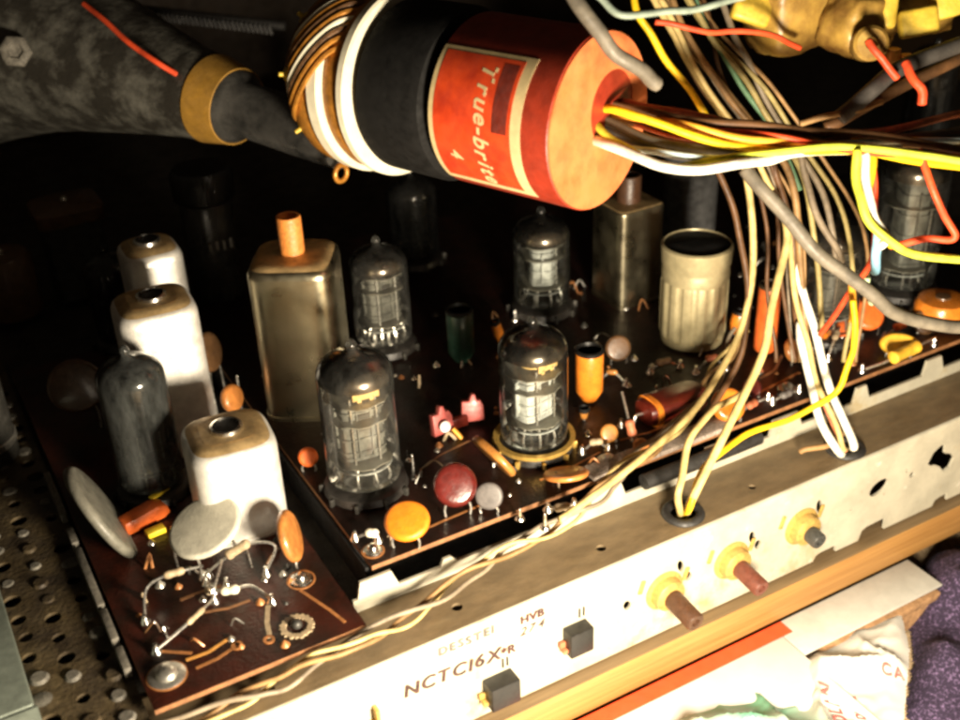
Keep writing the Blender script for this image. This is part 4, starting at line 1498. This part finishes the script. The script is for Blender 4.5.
BG = 'coloured wires of the main bundle leaving the red drum'
hx = E0 + HL * .3
bundle = [
    ('yellow', .125, [(600, 108, 33.2), (640, 117, 32.5), (700, 138, 32.6), (770, 150, 33), (850, 150, 33.6), (920, 160, 34), (985, 172, 34.5)], 'bright yellow wire on top of the bundle where it leaves the drum'),
    ('yellow_green', .12, [(592, 122, 33.2), (620, 142, 32.4), (660, 168, 32.2), (700, 164, 32.4), (790, 150, 32.8), (870, 148, 33.4), (985, 165, 34)], 'yellow green wire dipping along the underside of the bundle'),
    ('white', .15, [(588, 138, 33.4), (615, 147, 32.4), (660, 165, 32.0), (710, 170, 32.2), (760, 160, 32.6), (800, 152, 33.3), (900, 150, 34.6)], 'thick white wire hanging lowest in the bundle'),
    ('pale_blue', .10, [(596, 142, 33.3), (640, 148, 32.6), (690, 158, 32.5), (750, 156, 32.9), (830, 144, 33.8), (985, 140, 35)], 'pale blue wire next to the thick white one'),
    ('grey', .16, [(600, 118, 33.4), (650, 138, 32.9), (720, 152, 33), (800, 148, 33.6), (880, 138, 34.6), (985, 128, 36)], 'dull grey wire in the heart of the bundle'),
    ('dark', .15, [(600, 126, 33.5), (645, 146, 32.9), (700, 154, 33), (760, 150, 33.4), (860, 142, 34.4), (985, 133, 35.5)], 'black wire in the heart of the bundle'),
    ('brown', .13, [(605, 103, 33.4), (650, 112, 33), (710, 122, 33), (790, 130, 33.4), (870, 136, 34), (985, 152, 34.6)], 'brown wire along the upper edge of the bundle'),
    ('orange', .12, [(606, 112, 33.5), (680, 126, 32.9), (740, 136, 32.8), (800, 144, 33.2), (880, 148, 33.8), (985, 160, 34.3)], 'orange wire twisting through the right of the bundle'),
    ('red', .10, [(610, 108, 33.6), (690, 128, 33.1), (760, 134, 33), (830, 146, 33.2), (900, 156, 33.8), (985, 158, 34.6)], 'red wire threaded between the yellow ones in the bundle'),
    ('cream', .11, [(612, 104, 33.8), (690, 116, 33.4), (770, 134, 33.4), (860, 134, 34.4), (985, 148, 35.2)], 'cream wire over the back of the bundle'),
    ('rust', .12, [(608, 100, 33.9), (660, 110, 33.4), (740, 124, 33.4), (820, 132, 34), (900, 128, 35), (985, 110, 37)], 'rust brown wire rising at the right end of the bundle'),
    ('tan', .11, [(605, 116, 33.7), (700, 132, 33.4), (790, 140, 33.8), (880, 142, 34.6), (985, 144, 35.6)], 'tan wire lying behind the bright yellow one'),
]
for c, r, pts, lb in bundle:
    wire(pts, r, 'wire_' + c, lb, BG)

VG = 'tan and brown wires falling from the top edge'
falls = [
    ('cream', .12, [(640, -30, 36), (668, 24, 36), (690, 62, 36.3), (716, 108, 36.8), (745, 160, 37.4), (752, 250, 38.6), (738, 340, 39.2), (700, 402, 39), (645, 455, 37), (560, 520, 34.6)], 'cream brown wire falling behind the bundle then along the rail'),
    ('tan', .12, [(655, -30, 36.2), (680, 26, 36.2), (712, 72, 36.4), (748, 122, 36.8), (790, 170, 37.6), (800, 260, 39), (806, 340, 39.6)], 'tan wire falling steeply behind the grey cable'),
    ('olive', .10, [(672, -30, 36.4), (702, 20, 36.3), (732, 64, 36.6), (764, 112, 37), (800, 168, 38), (815, 240, 39), (822, 330, 40)], 'olive wire right of the falling tan one'),
    ('green', .09, [(690, -20, 36.6), (712, 40, 36.5), (738, 80, 36.8), (772, 128, 37.4), (800, 190, 38.2)], 'green wire among the falling tan wires'),
    ('dusty', .11, [(712, -30, 37), (732, 30, 37), (752, 70, 37.2), (778, 122, 37.6), (822, 190, 38.4), (836, 260, 39.2)], 'dusty brown wire at the right of the falling group'),
    ('cream', .10, [(648, -30, 35.6), (676, 30, 35.8), (700, 76, 36.2), (735, 128, 36.8), (772, 190, 37.4)], 'pale cream wire at the left of the falling group'),
    ('tan', .10, [(664, -30, 35.9), (690, 36, 36), (722, 92, 36.4), (768, 140, 37)], 'short tan wire tucked under the red strand'),
    ('brown', .11, [(700, 130, 37.2), (726, 190, 37.8), (740, 240, 38.4), (748, 300, 39), (742, 352, 39.4), (716, 402, 39.2), (690, 440, 38.6)], 'brown wire passing in front of the ivory fluted can'),
    ('dusty', .12, [(800, 150, 37.6), (812, 200, 38.2), (830, 240, 38.8), (842, 262, 39.2)], 'dusty wire ending behind the grey cable'),
    ('brown', .12, [(772, 160, 38), (792, 240, 38.8), (796, 320, 39.6), (812, 370, 40)], 'dark brown wire beside the white wire pair'),
]
for c, r, pts, lb in falls:
    wire(pts, r, 'wire_' + c, lb, VG)

for i in range(6):
    x = 640 + i * 10 + rnd.uniform(-4, 4)
    e = rnd.uniform(-34, 34)
    wire([(x, -30, 37 + i * .06), (x + 28 + e * .3, 30, 37), (x + 62 + e, 90, 37.2), (x + 104 + e, 150, 37.8), (x + 128 + e * 1.6, 220, 38.8), (x + 132 + e * 1.6, 290, 39.8), (x + 136 + e * 1.2, 362, 40.4)],
         rnd.uniform(.05, .085), 'wire_' + ('tan', 'brown', 'dusty', 'olive')[i % 4], 'thin drab strand in the group of tan and brown wires falling behind the bundle', 'thin drab strands behind the bundle')
for i in range(5):
    e = (i - 2) * 3
    wire([(612, 112 + e, 33.9), (660, 122 + e * 1.6, 33.4), (720, 136 + e * 1.3, 33.4), (790, 140 + e, 33.7), (860, 144 + e * 1.2, 34.2), (985, 150 + e * 3, 35.4)], .06,
         'wire_' + ('brown', 'yellow', 'tan', 'dark', 'rust')[i], 'thin %s strand buried in the main bundle' % ('brown', 'yellow', 'tan', 'black', 'rust')[i], BG)
wire([(632, -20, 34), (642, 18, 34), (660, 52, 34.4), (690, 92, 34.8), (712, 122, 35), (735, 150, 36)], .11, 'wire_yellow', 'single yellow wire arching down to the bundle from the top edge')
wire([(655, 22, 34.4), (700, 30, 34.6), (735, 31, 35), (775, 36, 35.6), (800, 48, 36.4)], .09, 'wire_red', 'straight red wire running to the brown coil assembly')
wire([(568, -12, 29.6), (590, 20, 29.8), (615, 50, 30.2), (640, 72, 30.8), (657, 84, 31.2)], .21, 'wire_grey', 'thick grey cable stub crossing the orange end of the drum', name='cable')
wire([(592, -8, 30), (620, 10, 30), (660, 14, 30.2), (700, 8, 30.4), (745, -4, 30.6)], .10, 'wire_grey_green', 'thin grey green cable sagging at the top edge', name='cable')
wire([(744, 168, 33), (775, 205, 33), (820, 250, 33.4), (870, 295, 34), (905, 318, 34.6), (950, 326, 35.2), (985, 326, 35.6)], .21, 'wire_grey', 'long thick grey cable sweeping down to the right edge', name='cable')
wire([(857, 150, 33.2), (858, 185, 33.2), (868, 218, 33.2), (890, 242, 33.4), (925, 257, 34), (985, 260, 34.8)], .13, 'wire_yellow_green', 'yellow green wire dropping from the bundle and bending right, outer one', 'yellow drop wires')
wire([(864, 150, 33.5), (868, 190, 33.5), (876, 222, 33.5), (888, 240, 33.7), (880, 246, 33.9)], .13, 'wire_white', 'whitish wire dropping from the bundle, inner one', 'yellow drop wires')
wire([(872, 152, 33.8), (872, 190, 33.8), (879, 228, 33.8), (892, 246, 34)], .11, 'wire_yellow', 'short yellow wire dropping behind the whitish one', 'yellow drop wires')
wire([(879, 225, 34.2), (877, 250, 34.8), (875, 272, 35.4)], .15, 'wire_blue', 'short pale blue sleeve hanging below the yellow drop wires')
wire([(918, 150, 34), (930, 180, 34), (944, 215, 34.2), (955, 234, 34.4), (945, 240, 34.6), (915, 241, 34.9), (890, 246, 35.4)], .11, 'wire_red', 'red wire bent in a sharp V before the tall valve')
wire([(873, 160, 34.6), (874, 200, 35), (872, 255, 36), (845, 300, 37.5), (820, 335, 39)], .10, 'wire_red', 'red wire slanting behind the grey cable to the board')
wire([(866, 278, 37), (868, 292, 37.4), (872, 302, 38)], .14, 'wire_mint', 'small mint green sleeve behind the grey cable')
wire([(840, 118, 35.5), (870, 92, 35.4), (905, 66, 35.6), (985, 36, 36.4)], .26, 'wire_dark', 'thick black sleeve slanting up under the coil assembly', name='cable')
wire([(825, 128, 36), (870, 106, 36), (930, 70, 36.6), (985, 48, 37)], .20, 'wire_brown', 'thick brown sleeve beside the black one', name='cable')
wire([(905, 62, 34.6), (920, 84, 34.4), (922, 104, 34.6)], .14, 'wire_red', 'short red sleeve under the coil assembly')
wire([(868, 40, 35), (884, 62, 35), (897, 78, 35.2)], .12, 'wire_red', 'red strand emerging below the wrapped fold')
wire([(800, 124, 35.6), (850, 110, 35.4), (882, 102, 35.8)], .10, 'wire_tan', 'pale tan strand below the black sleeve')

# wires into the two grommets
gx1 = Z(683, 516, TOP - .3)
gx2 = Z(847, 452, TOP - .3)
GG = 'wires entering the rail grommets'
wire([(783, 205, 37.2), (783, 250, 37.4), (772, 320, 37.2), (755, 372, 36.8), (722, 438, 36), (695, 494, 35.6), gx1 + Vector((.12, 0, 0))], .135, 'wire_cream', 'long cream yellow wire from the bundle down into the left grommet', GG)
wire([(745, 392, 38.2), (716, 408, 37.2), (694, 430, 36.4), (683, 465, 35.8), (681, 500, 35.6), gx1 + Vector((-.12, .05, 0))], .115, 'wire_cream', 'short yellowish wire looping into the left grommet', GG)
wire([(853, 300, 36.4), (855, 335, 36.8), (849, 365, 37.4), (832, 395, 37.8), (790, 418, 37.6), (742, 436, 37), (712, 462, 36.3), (690, 505, 35.7), gx1 + Vector((.02, .1, 0))], .105, 'wire_yellow', 'yellow wire curving across the rail into the left grommet', GG)
wire([(800, 322, 39.4), (808, 372, 39.2), (820, 420, 38.9), (836, 448, 38.8), gx2 + Vector((-.22, -.12, 0))], .145, 'wire_white', 'left white wire of the pair entering the right grommet', GG)
wire([(795, 250, 39), (806, 305, 39.3), (822, 360, 39.4), (840, 412, 39.4), (853, 444, 39.2), gx2 + Vector((.3, 0, 0))], .145, 'wire_white', 'right white wire of the pair entering the right grommet', GG)
wire([(788, 230, 38.6), (796, 300, 39), (812, 356, 39.1), (826, 405, 39), (842, 446, 39), gx2 + Vector((.05, .05, 0))], .10, 'wire_cream', 'thin cream wire between the white pair', GG)
wire([(850, 278, 37), (853, 300, 36.9), (853, 322, 36.8)], .12, 'wire_orange', 'orange sleeve at the top of the curved yellow wire')
wire([(806, 330, 39.7), (818, 388, 39.5), (836, 432, 39.4), (846, 452, 39.4)], .07, 'wire_rust', 'thin rust wire between the white pair')

# twisted pair along the rail
TW = 'strands of the twisted pair along the rail'
core = [Z(150, 735, -.9), Z(236, 700, -.85), Z(300, 672, -.75), Z(362, 640, -.7), Z(420, 606, -.65), Z(480, 570, -.6), Z(528, 540, -.5), Z(580, 508, -.2), Z(622, 474, .15), Z(660, 440, .4), Z(700, 396, .6), Z(726, 362, .9), Z(740, 330, 1.6)]
C2 = spl(core, 8)
strands = [('dusty', .075, 0.0, .24, 'dusty strand of the twisted pair along the rail'), ('tan', .075, pi, .22, 'tan strand of the twisted pair along the rail'),
           ('cream', .065, 2.0, .34, 'pale cream strand winding loosely round the twisted pair')]
for c, r, ph, rad, lb in strands:
    pts = []
    n = len(C2)
    for i in range(0, n, 2):
        t = (C2[min(i + 1, n - 1)] - C2[max(i - 1, 0)]).normalized()
        s_ = Vector((-t.y, t.x, 0)).normalized()
        u = t.cross(s_)
        a = ph + i * .27
        pts.append(C2[i] + s_ * rad * math.cos(a) + u * rad * math.sin(a) * .6)
    wire(pts, r, 'wire_' + c, lb, TW, sub=4)
wire([Z(852, 428, -.9), Z(840, 436, -.8), Z(820, 446, -.8), Z(800, 452, -1.0)], .1, 'wire_tan', 'tan strap lying on the rail beside the right grommet')

# ------------------------------------------------------------------ papers, bag and cloth below the wooden edge
zt = -6.75
a, b = at(575, 722, zt), at(781, 627, zt)
mo = Vector((17, 17.5, -8.2))
mg = thing('magazine', 'white magazine with a bright red band along its spine', 'magazine', mo)
mb = MB()
mb.box((17.0, 17.38, -7.05), (11.6, 8.5, 1.0))
mb.build('pages', 'paper', mg, off=mo, bevel=.03)
x0, x1 = 10, b.x
ys = at(680, 675, zt).y
mb = MB()
mb.box(((x0 + x1) / 2, 21.33, -6.53), (x1 - x0, .58, .03))
mb.build('red_band', 'red_print', mg, off=mo)

q = [at(*p, -6.9) for p in ((775, 632), (800, 640), (922, 585), (935, 548), (870, 560))]
bo = Vector((27.4, 20, -8.2))
bx = thing('grey_card', 'pale grey card with a worn brown edge below the wooden shelf', 'card', bo)
mb = MB()
x0 = at(778, 634, -6.7).x
x1 = at(912, 566, -6.7).x
mb.box(((x0 + x1) / 2, 20.85, -6.6), (x1 - x0, 1.65, .1))
mb.build('card', 'paper_grey', bx, off=bo, bevel=.03)
mb = MB()
mb.box(((x0 + x1) / 2 + .35, 20.8, -6.98), (x1 - x0 - .9, 1.75, .32))
mb.build('worn_edge', 'cardboard', bx, off=bo, bevel=.06)
mb = MB()
mb.box(((x0 + x1) / 2 + .2, 20.9, -7.7), (x1 - x0 - .4, 1.6, 1.0))
mb.build('backing', 'cardboard', bx, off=bo, bevel=.06)

mb = MB()
p = [at(770, 664, -6.85), at(795, 652, -6.85), at(788, 662, -6.85), at(752, 668, -6.85)]
P0 = at(775, 661, -6.8)
mb.box((0, 0, 0), (1.5, .42, .3), Matrix.Translation(P0) @ Matrix.Rotation(.12, 4, 'Z'))
single(mb, 'red_booklet', 'dark_red_print', 'small dark red corner poking out from under the bag', 'booklet', P0 - Vector((0, 0, .15)), bevel=.03)

# plastic bag: crumpled film
bl = at(745, 700, -6.4)
bag_o = Vector((21.5, 16.2, -7.4))
BAG_BLOT = ((bl - bag_o).x, (bl - bag_o).y, (bl - bag_o).z)
bag_material()


def bag_h(x, y):
    u = Vector((x * .22, y * .30, 1.7))
    h = noise.noise(u) * .7
    w = noise.noise(Vector((x * .3, y * .3, 4))) * 1.5
    h += .55 * (1 - abs(math.sin(x * .45 + y * .75 + w))) ** 2
    h += .30 * (1 - abs(math.sin(x * 1.1 - y * .5 + w * 1.7))) ** 3
    h += .10 * (1 - abs(noise.noise(Vector((x * .9, y * 1.3, 3))))) ** 4 + .03 * noise.noise(u * 9)
    return h


ctr = [(at(px, py, -6.5).x, at(px, py, -6.5).y) for px, py in ((790, 662), (812, 645), (850, 622), (903, 602), (912, 640), (908, 690), (900, 780), (620, 780), (640, 735), (700, 690), (745, 668))]


NEAR = [None]


def inside(x, y):
    r = False
    n = len(ctr)
    best = 1e9
    for i in range(n):
        (ax, ay), (bx_, by_) = ctr[i], ctr[(i + 1) % n]
        if (ay > y) != (by_ > y) and x < (bx_ - ax) * (y - ay) / (by_ - ay) + ax:
            r = not r
        dx, dy = bx_ - ax, by_ - ay
        t = max(0, min(1, ((x - ax) * dx + (y - ay) * dy) / (dx * dx + dy * dy)))
        dd = math.hypot(x - ax - t * dx, y - ay - t * dy)
        if dd < best:
            best = dd
            NEAR[0] = (ax + t * dx, ay + t * dy)
    return best if r else -best


def bag_z(x, y, d):
    return -7.0 + (1 - math.exp(-max(d, 0) / .8)) * .55 + bag_h(x, y) * min(1, .15 + max(d, 0) / 1.2) - (0 if d > 0 else .1)


mb = MB()
xs = [c[0] for c in ctr]
ysl = [c[1] for c in ctr]
st = .11
nx, ny = int((max(xs) - min(xs)) / st) + 4, int((max(ysl) - min(ysl)) / st) + 4
idx = {}
vs, fs = [], []
for i in range(nx):
    for j in range(ny):
        x, y = min(xs) - st + i * st, min(ysl) - st + j * st
        d = inside(x, y)
        if d > -st * .9:
            idx[i, j] = len(vs)
            if d < 0:                                   # trim the film to a clean edge
                x, y = NEAR[0]
            vs.append((x, y, bag_z(x, y, max(d, 0.001))))
for i in range(nx - 1):
    for j in range(ny - 1):
        k = [(i, j), (i + 1, j), (i + 1, j + 1), (i, j + 1)]
        if all(q in idx for q in k):
            fs.append(tuple(idx[q] for q in k))
mb.add(vs, fs)
bag = single(mb, 'plastic_bag', 'bag_film', 'crumpled white plastic bag with a green print and small red letters', 'bag', bag_o, angle=180)


def bag_text(s, px, py, size, ang):
    p0 = at(px, py, -6.3)
    def w(v):
        x = p0.x + v.x * math.cos(ang) - v.y * math.sin(ang)
        y = p0.y + v.x * math.sin(ang) + v.y * math.cos(ang)
        return Vector((x, y, bag_z(x, y, inside(x, y)) + .11 + v.z))
    text_mesh(s, size, None, 'printed_letters', 'bag_red_ink', bag, bag_o, .03, 0, 1.1, w, .012)


bag_text('OLAN', 848, 724, .62, 1.05)
bag_text('DIAN', 868, 716, .42, 1.05)
bag_text('CA', 884, 668, .5, -.6)

# purple cloth
cl_o = Vector((33.5, 18.5, -8.2))


def cloth_z(x, y):
    w = noise.noise(Vector((x * .25, y * .25, 5))) * 2.2
    h = .75 * (1 - abs(math.sin(x * .55 - y * .22 + w))) ** 1.5 + .35 * noise.noise(Vector((x * .3, y * .3, 2))) + .05 * noise.noise(Vector((x * 2.2, y * 2.0, 7)))
    return h


ct2 = [(at(px, py, -7).x, at(px, py, -7).y) for px, py in ((926, 545), (1010, 500), (1120, 560), (1040, 740), (935, 712), (912, 690), (918, 640), (914, 600))]
ctr_save = ctr
ctr = ct2
mb = MB()
xs = [c[0] for c in ctr]
ysl = [c[1] for c in ctr]
st = .14
idx = {}
vs, fs = [], []
for i in range(int((max(xs) - min(xs)) / st) + 4):
    for j in range(int((max(ysl) - min(ysl)) / st) + 4):
        x, y = min(xs) - st + i * st, min(ysl) - st + j * st
        d = inside(x, y)
        if d > -st * .9:
            idx[i, j] = len(vs)
            e = 1 - math.exp(-max(d, 0) / .45)
            vs.append((x, y, -8.15 + e * (.7 + 2.1 * cloth_z(x, y))))
for (i, j) in list(idx):
    k = [(i, j), (i + 1, j), (i + 1, j + 1), (i, j + 1)]
    if all(q in idx for q in k):
        fs.append(tuple(idx[q] for q in k))
mb.add(vs, fs)
single(mb, 'purple_cloth', 'purple_cloth', 'speckled purple cloth heaped beside the plastic bag', 'cloth', cl_o, angle=180)
